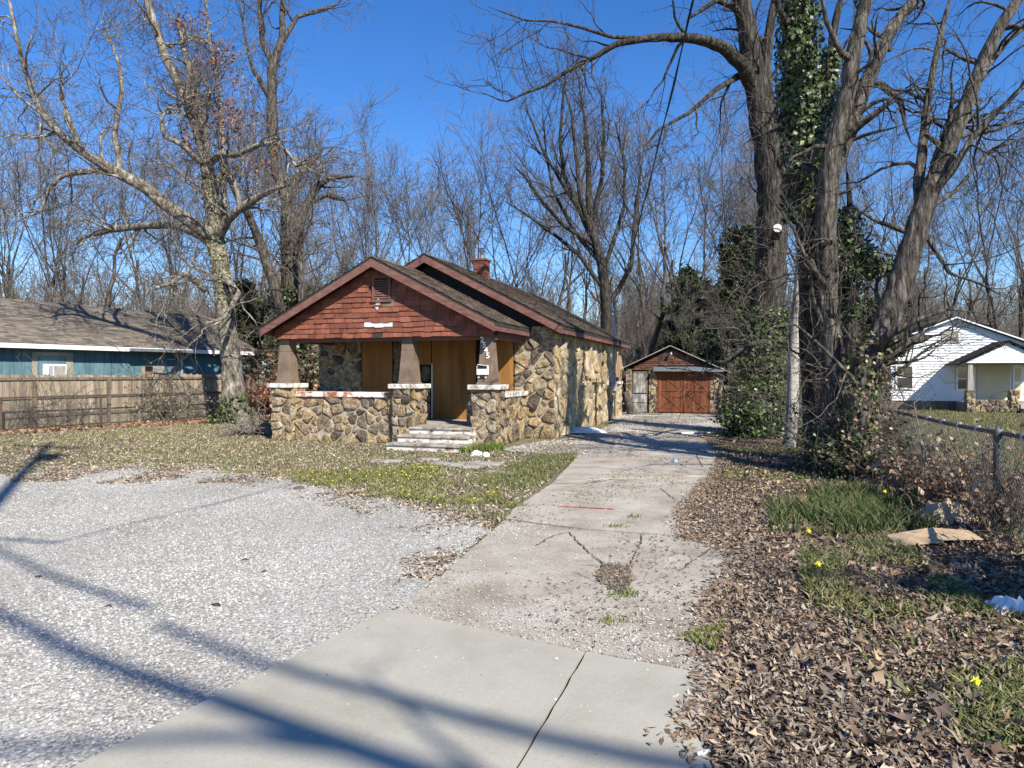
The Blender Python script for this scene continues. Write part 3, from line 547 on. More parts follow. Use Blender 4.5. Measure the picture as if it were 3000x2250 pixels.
# porch piers with caps and tapered columns
def pier(uc, hw, zt, seed, ztop=2.62):
    g = Geo().box(uc-hw+.03, uc+hw-.03, .03, 2*hw-.03, 0, zt); p = g.obj('pier', M['mortar'], H)
    masonry((uc-hw, .03, 0), (1,0,0), (0,-1,0), 2*hw, zt, .24, p, seed, proud=.055)
    masonry((uc+hw-.03, 0, 0), (0,1,0), (1,0,0), 2*hw, zt, .24, p, seed+50, proud=.055)
    masonry((uc-hw+.03, 2*hw, 0), (0,-1,0), (-1,0,0), 2*hw, zt, .3, p, seed+90, proud=.05, lim=0)
    c = hw + .085
    Geo().box(uc-c, uc+c, hw-c, hw+c, zt, zt+.115).obj('pier_cap', M['cap'], H, bevel=.02)
    col = Geo().frustum(uc, hw, zt+.115, zt+.17, .225, .225, .215, .215).frustum(uc, hw, zt+.17, ztop-.35, .205, .205, .155, .155).frustum(uc, hw, ztop-.35, ztop, .155, .155, .14, .14).obj('column', M['column'], H, bevel=.012)
    return col
pier(-3.47, .29, 1.34, 101); pier(0.0, .31, 1.34, 102); c3 = pier(2.04, .30, 1.33, 103)
# porch rail walls
rw = Geo().box(-3.2, -.30, .20, .48, 0, 1.12).obj('rail_wall', M['mortar'], H)
masonry((-3.18, .20, 0), (1,0,0), (0,-1,0), 2.86, 1.12, .25, rw, 21, proud=.05, squash=.9)
for i in range(13): Geo().box(-3.2+i*.224, -3.2+i*.224+.216, .12, .52, 1.12, 1.245).obj('brick', M['capbrick'], rw, bevel=.008)
rw2 = Geo().box(2.02, 2.27, .62, VF, 0, 1.13).obj('rail_wall', M['mortar'], H)
masonry((2.27, .62, 0), (0,1,0), (1,0,0), VF-.62, 1.13, .3, rw2, 22, proud=.05)
Geo().box(1.96, 2.36, .62, VF-.05, 1.13, 1.25).obj('rail_cap', M['cap'], rw2, bevel=.01)
rw3 = Geo().box(-3.72, -3.45, .62, VF, 0, 1.13).obj('rail_wall', M['mortar'], H)
Geo().box(-3.78, -3.4, .62, VF-.02, 1.13, 1.22).obj('rail_cap', M['cap'], rw3)
st = Geo().box(1.32, 1.70, .80, 1.15, .465, 1.22).obj('stone_stub', M['mortar'], H)
masonry((1.30, .80, .465), (1,0,0), (0,-1,0), .4, .76, .2, st, 23, proud=.05)
masonry((1.32, 1.15, .465), (0,-1,0), (-1,0,0), .35, .76, .2, st, 24, proud=.05)
# porch gable: backing, individual shingles, vent
GU0, GU1, GM, GZ = -3.66, 2.26, -.72, 4.33
gv = .05
slope = (4.50 - 2.87) / 3.12
bk = Geo().slabv([(GU0, 2.6), (GU1, 2.6), (GU1, 2.72), (GM, GZ), (GU0, 2.72)], gv, gv+.12).obj('porch_gable', M['shingle_dark'], H)
def gtop(u): return 4.37 - slope * abs(u - GM)
def shingle_rows(parent, u0, u1, z0, z1, rowh, wid, v, topf, mats, seed, holes=(), rag=.02):
    r = random.Random(seed); j = 0; z = z0
    while z < z1:
        x = u0 - (wid * .5 if j % 2 else 0) + r.uniform(-.04, .04)
        while x < u1:
            w_ = wid * r.uniform(.85, 1.15); a, b = max(x, u0), min(x + w_ - .007, u1); x += w_
            if b - a < .03: continue
            zt = z + rowh * 1.25; zb = z - r.uniform(-.004, rag)
            ta, tb = topf(a), topf(b)
            if max(ta, tb) < z + .03 or min(ta, tb) < z - .03: 
                if max(ta, tb) < z + .05: continue
            za, zc = min(zt, ta), min(zt, tb)
            if za <= zb + .01: za = zb + .01
            if zc <= zb + .01: zc = zb + .01
            if any(h[0] < (a+b)/2 < h[1] and h[2] < z + rowh/2 < h[3] for h in holes): continue
            m = mats(a, b, z)
            if m is None: continue
            th = .034 * r.uniform(.7, 1.4)
            pts = [(a, zb + r.uniform(0, .008)), ((a+b)/2, zb + r.uniform(-.004, .006)), (b, zb + r.uniform(0, .008)), (b, zc), (a, za)]
            V = [(p[0], v - (th if k < 3 else .006), p[1]) for k, p in enumerate(pts)] + [(p[0], v + .001, p[1]) for p in pts]
            Geo().add(V, [(0,1,2,3,4)] + [((i+1)%5, i, i+5, (i+1)%5+5) for i in range(5)]).obj('shingle', m, parent)
        z += rowh; j += 1
def gm(a, b, z):
    if -1.28 < a < -.42 and 2.77 < z < 2.88: return M['shingle_pale']
    if -1.15 < a < -.62 and z < 2.65: return M['shingle_dark']
    if abs((a+b)/2 + .42) < .12 and 3.28 < z < 3.52: return M['column']
    return M['shingle']
shingle_rows(bk, GU0, GU1, 2.59, 4.4, .124, .262, gv-.004, gtop, gm, 31, holes=[(-.84,-.36,3.54,4.06)])
Geo().slabv([(-.72,3.24),(-.63,3.46),(-.71,3.55),(-.79,3.32)], gv-.04, gv-.028).obj('torn_flap', M['shingle_pale'], bk)
vent = Geo().box(-.80,-.42, gv-.02, gv-.004, 3.56, 4.02).obj('gable_vent', M['black'], H)
fr = Geo()
fr.box(-.86,-.80,gv-.06,gv,3.5,4.08).box(-.42,-.36,gv-.06,gv,3.5,4.08).box(-.80,-.42,gv-.06,gv,4.02,4.08).box(-.89,-.33,gv-.07,gv,3.44,3.50)
fr.obj('vent_frame', M['trim'], vent)
for i in range(8): Geo().add([(-.795,gv-.05,3.53+i*.058),(-.425,gv-.05,3.53+i*.058),(-.425,gv-.022,3.575+i*.058),(-.795,gv-.022,3.575+i*.058)], [(0,1,2,3)]).obj('slat', M['trim'], vent)
# beams and ceiling of the porch
Geo().box(GU0, GU1, .18, .36, 2.50, 2.6).box(GU1-.16, GU1, .36, VF-.01, 2.52, 2.78).box(GU0, GU0+.16, .36, VF-.01, 2.52, 2.78).obj('porch_beam', M['trim'], H)
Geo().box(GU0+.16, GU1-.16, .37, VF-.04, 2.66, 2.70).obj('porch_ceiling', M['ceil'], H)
# porch roof
pv0, pv1 = -.30, VF + .3
PK = 4.50; PL, PR = -3.86, 2.42
def gable_roof(parent, ul, ur, um, ze, zp, v0, v1, m, seed, tabs=.3, th=.09, expo=.14):
    g = Geo()
    for us in (ul, ur):
        a = [(us, ze), (um, zp), (um, zp-th*1.1), (us, ze-th)]
        if us > um: a = a[::-1]
        g.slabv(a, v0+.02, v1)
    o = g.obj('roof', M['dark_edge'], parent)
    roof_slope(o, (ul-.02,v0,ze), (ul-.02,v1,ze), (um,v0,zp), (um,v1,zp), m, expo, tabs, seed=seed)
    roof_slope(o, (ur+.02,v0,ze), (ur+.02,v1,ze), (um,v0,zp), (um,v1,zp), m, expo, tabs, seed=seed+1)
    g = Geo(); r = random.Random(seed); v = v0
    while v < v1:
        dz = r.uniform(0, .02)
        for s in (-1, 1): g.beam((um+s*.08, v, zp+.005-.04+dz), (um+s*.08, min(v+.3, v1), zp-.035+dz), .2, .02, up=(s*.5,0,1), col=(r.uniform(.6,1.1),)*3)
        v += .31
    g.obj('ridge_cap', m, o)
    return o
prf = gable_roof(H, PL, PR, GM, 2.88, PK, pv0, pv1, M['roof'], 51)
def rake(parent, ul, ur, um, ze, zp, v, h=.17, t=.035, off=.055, name='rake_board', m='trim'):
    for us in (ul, ur):
        a = [(us, ze-off), (um, zp-off), (um, zp-off-h*1.1), (us, ze-off-h)]
        if us > um: a = a[::-1]
        Geo().slabv(a, v-t, v).obj(name, M[m], parent)
rake(H, PL+.01, PR-.01, GM, 2.88, PK, pv0+.03)
Geo().box(PR-.045, PR-.01, pv0+.035, VF+.0, 2.68, 2.83).obj('eave_board', M['trim'], H)
Geo().box(PL+.01, PL+.045, pv0+.035, VF+.0, 2.68, 2.83).obj('eave_board', M['trim'], H)
Geo().box(PR-.4, PR-.05, pv0+.04, VF-.01, 2.785, 2.80).obj('soffit', M['trim'], H)
# main roof
ML, MR, MM = -4.35, 3.38, -.49
mv0 = VF - .40
gable_roof(H, ML, MR, MM, 2.93, 4.96, mv0, VB+.35, M['roof'], 61)
rake(H, ML+.01, MR-.01, MM, 2.93, 4.96, mv0+.03)
Geo().box(MR-.045, MR-.01, mv0+.035, VB+.3, 2.73, 2.88).obj('eave_board', M['trim'], H)
Geo().box(ML+.01, ML+.045, mv0+.035, VB+.3, 2.73, 2.88).obj('eave_board', M['trim'], H)
for i in range(14): Geo().box(UR-.02, MR-.05, mv0+.2+i*.8, mv0+.26+i*.8, 2.74, 2.84).obj('rafter_end', M['trim'], H)
Geo().slabv([(UL+.05, 2.75), (UR-.05, 2.75), (UR-.05, 2.87), (MM, 4.75), (UL+.05, 2.87)], VF+.02, VF+.12).obj('main_gable', M['shingle_dark'], H)
Geo().slabv([(UL+.05, 2.75), (UR-.05, 2.75), (UR-.05, 2.87), (MM, 4.75), (UL+.05, 2.87)], VB-.12, VB-.02).obj('main_gable', M['shingle_dark'], H)
# chimney: real bricks
ch = Geo().box(-.42+.01, -.02-.01, 5.7+.01, 6.12-.01, 4.3, 5.27).obj('chimney', M['mortar'], H)
r_ = random.Random(9)
for j in range(9):
    z = 4.72 + j*.064
    for s in range(2):
        x0 = -.42 + s*.205
        Geo().box(x0, x0+.195, 5.69, 5.75, z, z+.054).obj('brick', M['brick'], ch)
        y0 = 5.755 + s*.185
        Geo().box(-.08, -.012, y0, y0+.175, z, z+.054).obj('brick', M['brick'], ch)
Geo().box(-.46, .02, 5.66, 6.16, 5.295, 5.36).obj('chimney_cap', M['brick'], ch, bevel=.01)
Geo().tube([(-.2,5.9,5.36),(-.2,5.9,5.62)], .075, 12).tube([(-.2,5.9,5.62),(-.2,5.9,5.64)], .13, 12).tube([(-.2,5.9,5.69),(-.2,5.9,5.72)], [.13,.03], 12).obj('flue_pipe', M['metal'], H)
# service mast, meter, pipes
Geo().tube([(UR+.10, VF+8.55, .1),(UR+.10, VF+8.55, 4.35)], .03, 8).tube([(UR+.10, VF+8.55, 4.35),(UR+.13, VF+8.5, 4.42),(UR+.2, VF+8.4, 4.37)], .04, 8).obj('service_mast', M['metal'], H, smooth=True)
mb = Geo().box(UR+.03, UR+.16, VF+8.40, VF+8.72, 1.05, 1.72).obj('meter_box', M['greybox'], H, bevel=.015)
Geo().tube([(UR+.16, VF+8.56, 1.5),(UR+.24, VF+8.56, 1.5)], .085, 14).obj('meter_dial', M['glass'], mb)
Geo().box(UR+.03, UR+.10, VF+7.25, VF+7.42, 1.3, 1.62).obj('utility_box', M['white'], H, bevel=.01)
Geo().tube([(UR+.07, VF+5.1, 0),(UR+.07, VF+5.1, 1.55)], .028, 8).obj('drain_pipe', M['wire'], H)
# house number on the right column: 2545, running down and to the right
for k, (ch_, du, z) in enumerate((('2',-.075,2.49),('5',-.02,2.365),('4',.025,2.245),('5',.075,2.115))):
    cu = bpy.data.curves.new('house_number', 'FONT'); cu.body = ch_; cu.size = .185; cu.extrude = .008; cu.offset = .003; cu.align_x = 'CENTER'; cu.align_y = 'CENTER'; cu.resolution_u = 4
    cu.materials.append(M['digit']); o = link('house_number', cu, H); me_ = bpy.data.meshes.new_from_object(o.evaluated_get(bpy.context.evaluated_depsgraph_get())); bpy.data.objects.remove(o); o = link('house_number', me_, H)
    vfr = .30 - (.205 - (z - 1.5) / .77 * .05)
    o.location = (2.02 + du, vfr - .014, z); o.rotation_euler = (R(90), 0, 0)
# mailbox with open lid and two paper hooks
zb = 1.68; mx = 2.0
v0 = .095; mbx = Geo().box(mx-.135, mx+.125, v0-.10, v0, zb, zb+.13).box(mx-.135, mx-.128, v0-.10, v0, zb+.13, zb+.2).box(mx+.118, mx+.125, v0-.10, v0, zb+.13, zb+.2).obj('mailbox', M['mailbox'], H)
Geo().box(mx-.125, mx+.115, v0-.09, v0-.01, zb+.131, zb+.19).obj('mailbox_mouth', M['black'], mbx)
Geo().beam((mx-.14, v0-.02, zb+.235), (mx+.13, v0-.02, zb+.205), .06, .012).obj('mailbox_lid', M['mailbox'], mbx)
Geo().box(mx-.075, mx+.06, v0-.012, v0-.002, zb-.08, zb).obj('mailbox_back', M['column'], mbx)
for s in (-.09, .085): Geo().tube([(mx+s, v0-.06, zb), (mx+s, v0-.06, zb-.07), (mx+s-.012, v0-.07, zb-.085), (mx+s-.03, v0-.075, zb-.05)], .007, 6).obj('paper_hook', M['digit'], mbx)
print('stones', stone_count)

# ------------------------------------------------------------------ stone garage
GA = thing('stone_garage', 'small stone garage with rust red double doors at the end of the drive', 'garage', (6.82, 30.5, 0), TH)
g = Geo().box(-1.93, -1.68, .02, .2, 0, 1.95).box(-.93, -.57, .02, .2, 0, 1.9).box(1.6, 2.05, .02, .2, 0, 1.9).box(-1.93, -1.7, .2, 6, 0, 1.85).box(1.85, 2.05, .2, 6, 0, 1.85).box(-1.93, 2.05, 5.8, 6, 0, 1.85).obj('wall', M['mortar'], GA)
masonry((-1.94, .02, 0), (1,0,0), (0,-1,0), .26, 1.9, .22, g, 71, proud=.04)
masonry((-.94, .02, 0), (1,0,0), (0,-1,0), .38, 1.88, .22, g, 72, proud=.04)
masonry((1.61, .02, 0), (1,0,0), (0,-1,0), .45, 1.85, .25, g, 73, proud=.04)
gb = Geo().slabv([(-1.95,1.86),(2.1,1.86),(.02,2.78)], .0, .12).obj('gable', M['shingle_dark'], GA)
shingle_rows(gb, -1.9, 2.1, 2.06, 2.8, .095, .2, -.002, lambda u: 2.76-.455*abs(u), lambda a,b,z: M['shingle_shaded_brown'], 75, rag=.005)
shingle_rows(gb, -1.55, -.6, 1.87, 2.05, .095, .2, -.002, lambda u: 2.76-.455*abs(u), lambda a,b,z: M['shingle_shaded_brown'], 76, rag=.005)
go = Geo()
for us, ze in ((-2.12, 1.90), (2.36, 1.79)):
    a = [(us, ze), (0, 2.90), (0, 2.84), (us, ze-.05)]
    if us > 0: a = a[::-1]
    go.slabv(a, -.22, 6.2)
gr_ = go.obj('roof', M['roof_grey'], GA)
for us, ze in ((-2.12, 1.90), (2.36, 1.79)):
    a = [(us, ze+.02), (0, 2.92), (0, 2.885), (us, ze-.01)]
    if us > 0: a = a[::-1]
    Geo().slabv(a, -.25, -.225).obj('rake_board', M['screen'], GA)
# double doors: boards, rails and braces
for k, (a, b) in enumerate(((-.54, .50), (.52, 1.56))):
    d = Geo().box(a, b, .05, .08, .03, 1.82).obj('barn_door', M['gdoor'], GA)
    n = 6; w_ = (b-a)/n
    for i in range(n): Geo().box(a+i*w_+.004, a+(i+1)*w_-.004, .028, .05, .03, 1.82).obj('plank', M['gdoor'], d)
    for z in (.06, .95, 1.70): Geo().box(a+.01, b-.01, .008, .028, z, z+.09).obj('door_rail', M['gdoor'], d)
    for x in (a+.005, b-.085): Geo().box(x, x+.08, .0075, .0275, .15, 1.70).obj('door_stile', M['gdoor'], d)
    Geo().beam((a+.08,.018,1.70), (b-.08,.018,1.04), .02, .06, up=(0,0,1)).beam((a+.08,.018,.93), (b-.08,.018,.16), .02, .06).obj('door_brace', M['gdoor'], d)
Geo().box(1.57, 1.66, -.01, .1, 0, 1.85).box(-.60, -.55, -.01, .1, 0, 1.85).obj('door_jamb', M['gdoor'], GA)
Geo().add([(-.72,-.32,1.83),(2.2,-.32,1.80),(2.2,-.02,2.0),(-.72,-.02,2.0),(-.72,-.32,1.81),(2.2,-.32,1.78),(2.2,-.02,1.98),(-.72,-.02,1.98)], [(0,1,2,3),(7,6,5,4),(0,4,5,1),(1,5,6,2),(3,7,4,0)]).obj('door_canopy', M['awning'], GA)
sdv = Geo().box(-1.66, -.96, .05, .09, .0, 1.82).obj('side_door', M['black'], GA)
Geo().box(-1.64, -1.02, .02, .05, .03, .42).box(-1.64, -1.02, .02, .05, .45, .82).box(-1.58, -1.06, .025, .05, .87, 1.72).obj('door_panel', M['gdoorgrey'], sdv)
Geo().box(-1.64,-1.58,.01,.05,.83,1.78).box(-1.06,-1.0,.01,.05,.83,1.78).box(-1.64,-1.0,.01,.05,1.73,1.8).obj('door_frame', M['boarddark'], sdv)
lamp = Geo().tube([(.02,-.02,2.55),(.02,-.10,2.60),(.02,-.22,2.60)], .02, 6).tube([(.02,-.22,2.52),(.02,-.22,2.62)], [.07,.05], 10).obj('wall_lamp', M['metal'], GA)

# ------------------------------------------------------------------ neighbour's blue house
BD = math.atan2(.90, .43)              # wall direction
BH = thing('blue_house', 'teal blue house with brown shingle roof behind the wooden fence', 'house', (-16.6, 21.6, 0), BD)
# local x runs along the wall away from us, local y = +90 degrees (away from the camera side)
wl0, wl1 = -9.0, 11.0
Geo().box(wl0, wl1, 0, 6.6, 0, 2.55).obj('wall', M['blue'], BH)
for i in range(50):
    x = wl0 + .4*i; Geo().box(x, x+.012, -.012, -.001, .2, 2.5).obj('batten', M['blue'], BH)
Geo().slabv([(0,0),(0,0),(0,0)],0,0) if False else None
def yroof(parent, x0, x1, y0, y1, ze, zp, m, seed, th=.1):
    ym = (y0+y1)/2; g = Geo()
    for ys in (y0, y1):
        V = [(x0,ys,ze),(x1,ys,ze),(x1,ym,zp),(x0,ym,zp),(x0,ys,ze-th),(x1,ys,ze-th),(x1,ym,zp-th),(x0,ym,zp-th)]
        F = [(0,1,2,3),(7,6,5,4),(0,4,5,1),(1,5,6,2),(3,7,4,0)]
        g.add(V, F if ys < ym else [f[::-1] for f in F])
    o = g.obj('roof', M['dark_edge'], parent)
    roof_slope(o, (x0,y0-.02,ze), (x1,y0-.02,ze), (x0,ym,zp), (x1,ym,zp), m, .15, .35, seed=seed)
    return o
yroof(BH, wl0-.4, wl1+.45, -.42, 7.0, 2.68, 4.42, M['roof_grey'], 81)
Geo().box(wl0-.4, wl1+.1, -.46, -.42, 2.52, 2.67).obj('fascia_board', M['white'], BH)
Geo().box(wl0, wl1, -.42, 0, 2.54, 2.555).obj('soffit', M['blue_trim'], BH)
for xe in (wl0-.38, wl1+.38):
    Geo().add([(xe,-.4,2.5),(xe,3.3,4.25),(xe,3.3,4.4),(xe,-.4,2.66),(xe+.03,-.4,2.5),(xe+.03,3.3,4.25),(xe+.03,3.3,4.4),(xe+.03,-.4,2.66)], [(0,1,2,3),(7,6,5,4),(0,4,5,1),(1,5,6,2),(2,6,7,3),(3,7,4,0)]).obj('rake_board', M['boarddark'], BH)
Geo().add([(wl1-.02,0,2.5),(wl1-.02,6.6,2.5),(wl1-.02,3.3,4.2)], [(0,1,2)]).obj('gable', M['blue'], BH)
def along(px):        # distance along the blue wall for a pixel column
    t = (px-CX)/FPX; return (16.6 + t*21.6) / (.43 - t*.90) if False else (t*21.6+16.6)/(.43-t*.90)
x0, x1 = along(92), along(212)
wf = Geo().box(x0, x1, -.03, -.012, 1.2, 2.42).obj('window', M['blue_trim'], BH)
xi0, xi1 = along(108), along(190)
for i in range(10): Geo().box(xi0, xi1, -.045, -.032, 1.3+i*.1, 1.3+i*.1+.09).obj('slat', M['blue'], wf)
xa, xb = along(121), along(178)
ac = Geo().box(xa, xb, -.32, -.045, 1.55, 2.02).obj('air_conditioner', M['white'], BH, bevel=.02)
Geo().box(xa+(xb-xa)*.33, xb-.05, -.33, -.321, 1.62, 1.96).obj('grille', M['screen'], ac)
Geo().box(xa+.04, xa+(xb-xa)*.28, -.33, -.321, 1.62, 1.96).obj('grille', M['greybox'], ac)
x0, x1 = along(412), along(478); w2 = Geo().box(x0, x1, -.03, -.012, 1.55, 2.0).obj('window', M['blue_trim'], BH)
Geo().box(x0+.15, x1-.5, -.034, -.031, 1.78, 1.99).obj('pane', M['black'], w2); Geo().box(x0+.15, x1-.5, -.04, -.031, 1.6, 1.78).obj('sill_board', M['blind'], w2)
xg0, xg1 = along(352), along(538)
Geo().box(xg0, xg1, -.57, -.465, 2.53, 2.64).obj('gutter', M['metal'], BH)
xd = along(527)
Geo().tube([(xd,-.5,2.53),(xd,-.3,2.35),(xd,-.08,2.25),(xd,-.08,.3)], .055, 6).obj('downspout', M['greybox'], BH)

# ------------------------------------------------------------------ wooden fence and the wire fence before it
e = Vector((.43, .90, 0)).normalized(); nf = Vector((-.90, .43, 0)).normalized(); f0 = Vector((-15.0, 20.8, 0))
WF = thing('wooden_fence', 'weathered board privacy fence before the blue house', 'fence', tuple(f0 + nf*.45), math.atan2(e.y, e.x))
r_ = random.Random(4); x = -6.5
while x < 12.5:
    w_ = r_.uniform(.125, .15); z1 = 1.66 + r_.uniform(-.025, .025) + (.02 if x > 5 else 0)
    pts = [(x, .02), (x+w_-.008, .02), (x+w_-.008, z1-.03), (x+w_-.035, z1), (x+.027, z1), (x, z1-.03)]
    yo = r_.uniform(0, .008); Geo().slabv(pts, .03+yo, .048+yo).obj('board', M['board'], WF)
    x += w_
for z in (.35, .92, 1.5): Geo().box(-6.5, 12.5, -.012, .028, z, z+.085).obj('fence_rail', M['boarddark'], WF)
x = -6.2
while x < 12.6: Geo().box(x, x+.1, -.11, -.013, 0, 1.45 + r_.uniform(0, .1)).obj('fence_post', M['boarddark'], WF); x += 2.45
def chainlink(root, x0, x1, z0, z1, pitch, rad, m, y=0.0, seed=1):
    g = Geo(); h = z1 - z0; x = x0 - h; r = random.Random(seed)
    while x < x1 + h:
        for s in (1, -1):
            a = (x, z0) if s > 0 else (x, z1); b = (x+h, z1) if s > 0 else (x+h, z0)
            t0 = max(0, (x0-a[0])/h); t1 = min(1, (x1-a[0])/h)
            if t1 <= t0: continue
            p0 = (a[0]+h*t0, y, a[1]+(b[1]-a[1])*t0); p1 = (a[0]+h*t1, y, a[1]+(b[1]-a[1])*t1); n = 5
            P_ = [tuple(p0[i]+(p1[i]-p0[i])*k/n + (r.uniform(-.008,.008) if 0 < k < n else 0) for i in range(3)) for k in range(n+1)]
            g.tube(P_, rad, 3, cap=False)
        x += pitch
    o = g.obj('wire_mesh', m, root); o["kind"] = "stuff"; return o
CF = thing('low_wire_fence', 'low rusty chain link fence in front of the wooden boards', 'fence', tuple(f0), math.atan2(e.y, e.x))
Geo().tube([(-6.5,0,.98),(0,0,.99),(6,0,.97),(10.5,0,.96)], .02, 6).obj('top_rail', M['rust'], CF)
Geo().tube([(-6.5,0,.07),(10.5,0,.06)], .012, 6).obj('bottom_rail', M['rust'], CF)
for x in (-5.9, -2.95, .03, 3.1, 6.6, 9.6): Geo().tube([(x,0,0),(x,0,1.0)], .032, 8).obj('fence_post', M['rust'], CF)
chainlink(CF, -6.5, 10.5, .06, .97, .075, .0028, M['chain'])
e2 = Vector((.2715, 1, 0)).normalized(); RF = thing('chain_link_fence', 'chain link fence with grey top rail around the white house lawn', 'fence', (5.19, 7.52, 0), math.atan2(e2.y, e2.x))
Geo().tube([(x, 0, 1.07 - .012*math.sin(x*1.1) - .008*x/4) for x in np.linspace(-6, 26, 40)], .027, 8).obj('top_rail', M['rail'], RF, smooth=True)
for x in (-4.4, .0, 4.45, 9, 13.4, 18): Geo().tube([(x,.04,0),(x,.04,1.09)], .034 if x else .042, 10).tube([(x,.04,1.09),(x,.04,1.13)], [.04,.01], 10).obj('fence_post', M['rail'], RF)
for x in np.arange(-5.5, 14, .62): Geo().tube([(x,0,1.035),(x+.004,0,1.105)], .036, 8).obj('rail_tie', M['metal'], RF)
chainlink(RF, -6, 20, .02, 1.06, .07, .0022, M['chain'], y=-.03, seed=3)

# ------------------------------------------------------------------ the white house on the right
WH = thing('white_house', 'white clapboard house with a gabled porch across the lawn', 'house', (17.84, 34.3, 0), TH)
wx1 = 11.0; pkx = 3.12; pkz = 4.32; sl = .41
def wtop(u): return min(pkz - sl*abs(u-pkx), 9)
def whole(a): return a
core = [(0.0,.42),(wx1,.42),(wx1,wtop(wx1)-.06 if wtop(wx1) > 2.7 else 2.7),(pkx,pkz-.06),(0,wtop(0)-.06)]
core = [(0,.42),(7.2,.42),(7.2,wtop(7.2)-.05),(pkx,pkz-.05),(0,wtop(0)-.05)]
Geo().slabv(core, .02, 9).obj('wall', M['siding'], WH)
Geo().box(0, 7.2, .03, 9, 0, .42).obj('foundation', M['boarddark'], WH)
z = .42; k = 0
while z < pkz - .1:
    half = (pkz - .05 - z) / sl; a, b = max(0, pkx-half), min(7.2, pkx+half); half2 = (pkz - .05 - z - .125)/sl
    a2, b2 = max(0, pkx-max(half2,0.02)), min(7.2, pkx+max(half2,0.02))
    V = [(a,-.03,z),(b,-.03,z),(b2,.012,z+.125),(a2,.012,z+.125),(a,.019,z),(b,.019,z),(b2,.019,z+.125),(a2,.019,z+.125)]
    Geo().add(V, [(0,1,2,3),(0,4,5,1),(1,5,6,2),(3,7,4,0)]).obj('clapboard', M['siding'], WH); z += .125
g = Geo()
for us in (-.35, 7.5):
    zz = pkz - sl*abs(us-pkx); a = [(us, zz), (pkx, pkz), (pkx, pkz+.07), (us, zz+.07)]
    if us < pkx: a = a[::-1]
    g.slabv(a, -.25, 9.3)
g.obj('roof', M['roof_grey'], WH)
for us in (-.35, 7.5):
    zz = pkz - sl*abs(us-pkx); a = [(us, zz+.045), (pkx, pkz+.045), (pkx, pkz-.02), (us, zz-.02)]
    if us > pkx: a = a[::-1]
    Geo().slabv(a, -.275, -.252).obj('rake_board', M['siding'], WH)
def wwin(x0, x1, z0, z1, v=-.04, blind=True):
    f = Geo().box(x0-.07,x0,v-.03,v+.04,z0-.07,z1+.07).box(x1,x1+.07,v-.03,v+.04,z0-.07,z1+.07).box(x0,x1,v-.03,v+.04,z1,z1+.07).box(x0,x1,v-.04,v+.04,z0-.07,z0).box(x0,x1,v-.025,v+.03,(z0+z1)/2-.03,(z0+z1)/2+.03).obj('window', M['white'], WH)
    Geo().box(x0,x1,v-.005,v,(z0+z1)/2+.03,z1).box(x0,x1,v-.005,v,z0,(z0+z1)/2-.03).obj('pane', M['glass'], f)
    if blind: Geo().box(x0+.06,x0+.28,v-.009,v-.006,(z0+z1)/2+.07,z1-.16).obj('blind', M['blind'], f)
wwin(.68, 1.32, 1.02, 2.05); wwin(3.22, 3.85, 1.0, 1.95, blind=False)
gvent = Geo().box(2.55, 3.25, -.045, -.012, 3.12, 3.72).obj('gable_vent', M['screen'], WH)
# its porch
px0, px1, pd = 3.05, 6.23, 2.0; pm = (px0+px1)/2
PW = Geo().slabv([(px0,2.18),(px1,2.18),(px1,2.24),(pm,3.02),(px0,2.24)], -pd, -pd+.08).obj('porch_gable', M['siding'], WH)
z = 2.18
while z < 2.95:
    half = max(.05, (3.02-z)/.5); a, b = max(px0, pm-half), min(px1, pm+half); h2 = max(.03, (3.02-z-.11)/.5); a2, b2 = max(px0, pm-h2), min(px1, pm+h2)
    Geo().add([(a,-pd-.03,z),(b,-pd-.03,z),(b2,-pd-.008,z+.11),(a2,-pd-.008,z+.11),(a,-pd-.001,z),(b,-pd-.001,z)], [(0,1,2,3),(0,4,5,1)]).obj('clapboard', M['siding'], PW); z += .11
g = Geo()
for us in (px0-.32, px1+.32):
    zz = 3.08-.52*abs(us-pm); a = [(us,zz),(pm,3.08),(pm,3.16),(us,zz+.08)]
    if us < pm: a = a[::-1]
    g.slabv(a, -pd-.15, -.02)
g.obj('porch_roof', M['roof_grey'], WH)
Geo().box(px0-.30, px0, -pd, -.03, 2.16, 2.2).box(px1, px1+.3, -pd, -.03, 2.16, 2.2).obj('soffit', M['screen'], WH)
Geo().box(px0+.1,px1-.1,-pd+.1,-.03,0,.42).obj('porch_floor', M['floor'], WH)
Geo().box(4.0, 5.3, -.05, -.013, .5, 2.15).obj('cream_wall', M['siding_cream'], WH)
for i in range(13): Geo().add([(4.0,-.08,.5+i*.127),(5.3,-.08,.5+i*.127),(5.3,-.055,.62+i*.127),(4.0,-.055,.62+i*.127),(4.0,-.05,.5+i*.127),(5.3,-.05,.5+i*.127)], [(0,1,2,3),(0,4,5,1)]).obj('clapboard', M['siding_cream'], WH)
d = Geo().box(5.42, 6.2, -.06, -.013, .45, 2.12).obj('front_door', M['siding'], WH)
for (a, b) in ((.62,1.2),(1.35,1.95)): Geo().box(5.5,5.75,-.07,-.061,a,b).box(5.86,6.1,-.07,-.061,a,b).obj('door_panel', M['siding_cream'], d)
for xc in (px0+.18, px0+1.85, px1-.15):
    p = Geo().box(xc-.17,xc+.17,-pd-.02,-pd+.3,0,.98).obj('pier', M['mortar'], WH); masonry((xc-.17,-pd-.02,0),(1,0,0),(0,-1,0),.34,.98,.2,p,200+int(xc*7),proud=.04)
    masonry((xc-.17,-pd+.3,0),(0,-1,0),(-1,0,0),.3,.98,.2,p,230+int(xc*7),proud=.04)
    if xc != px0+1.85: Geo().frustum(xc, -pd+.14, .98, 2.17, .12,.12,.09,.09).obj('column', M['pole'], WH)
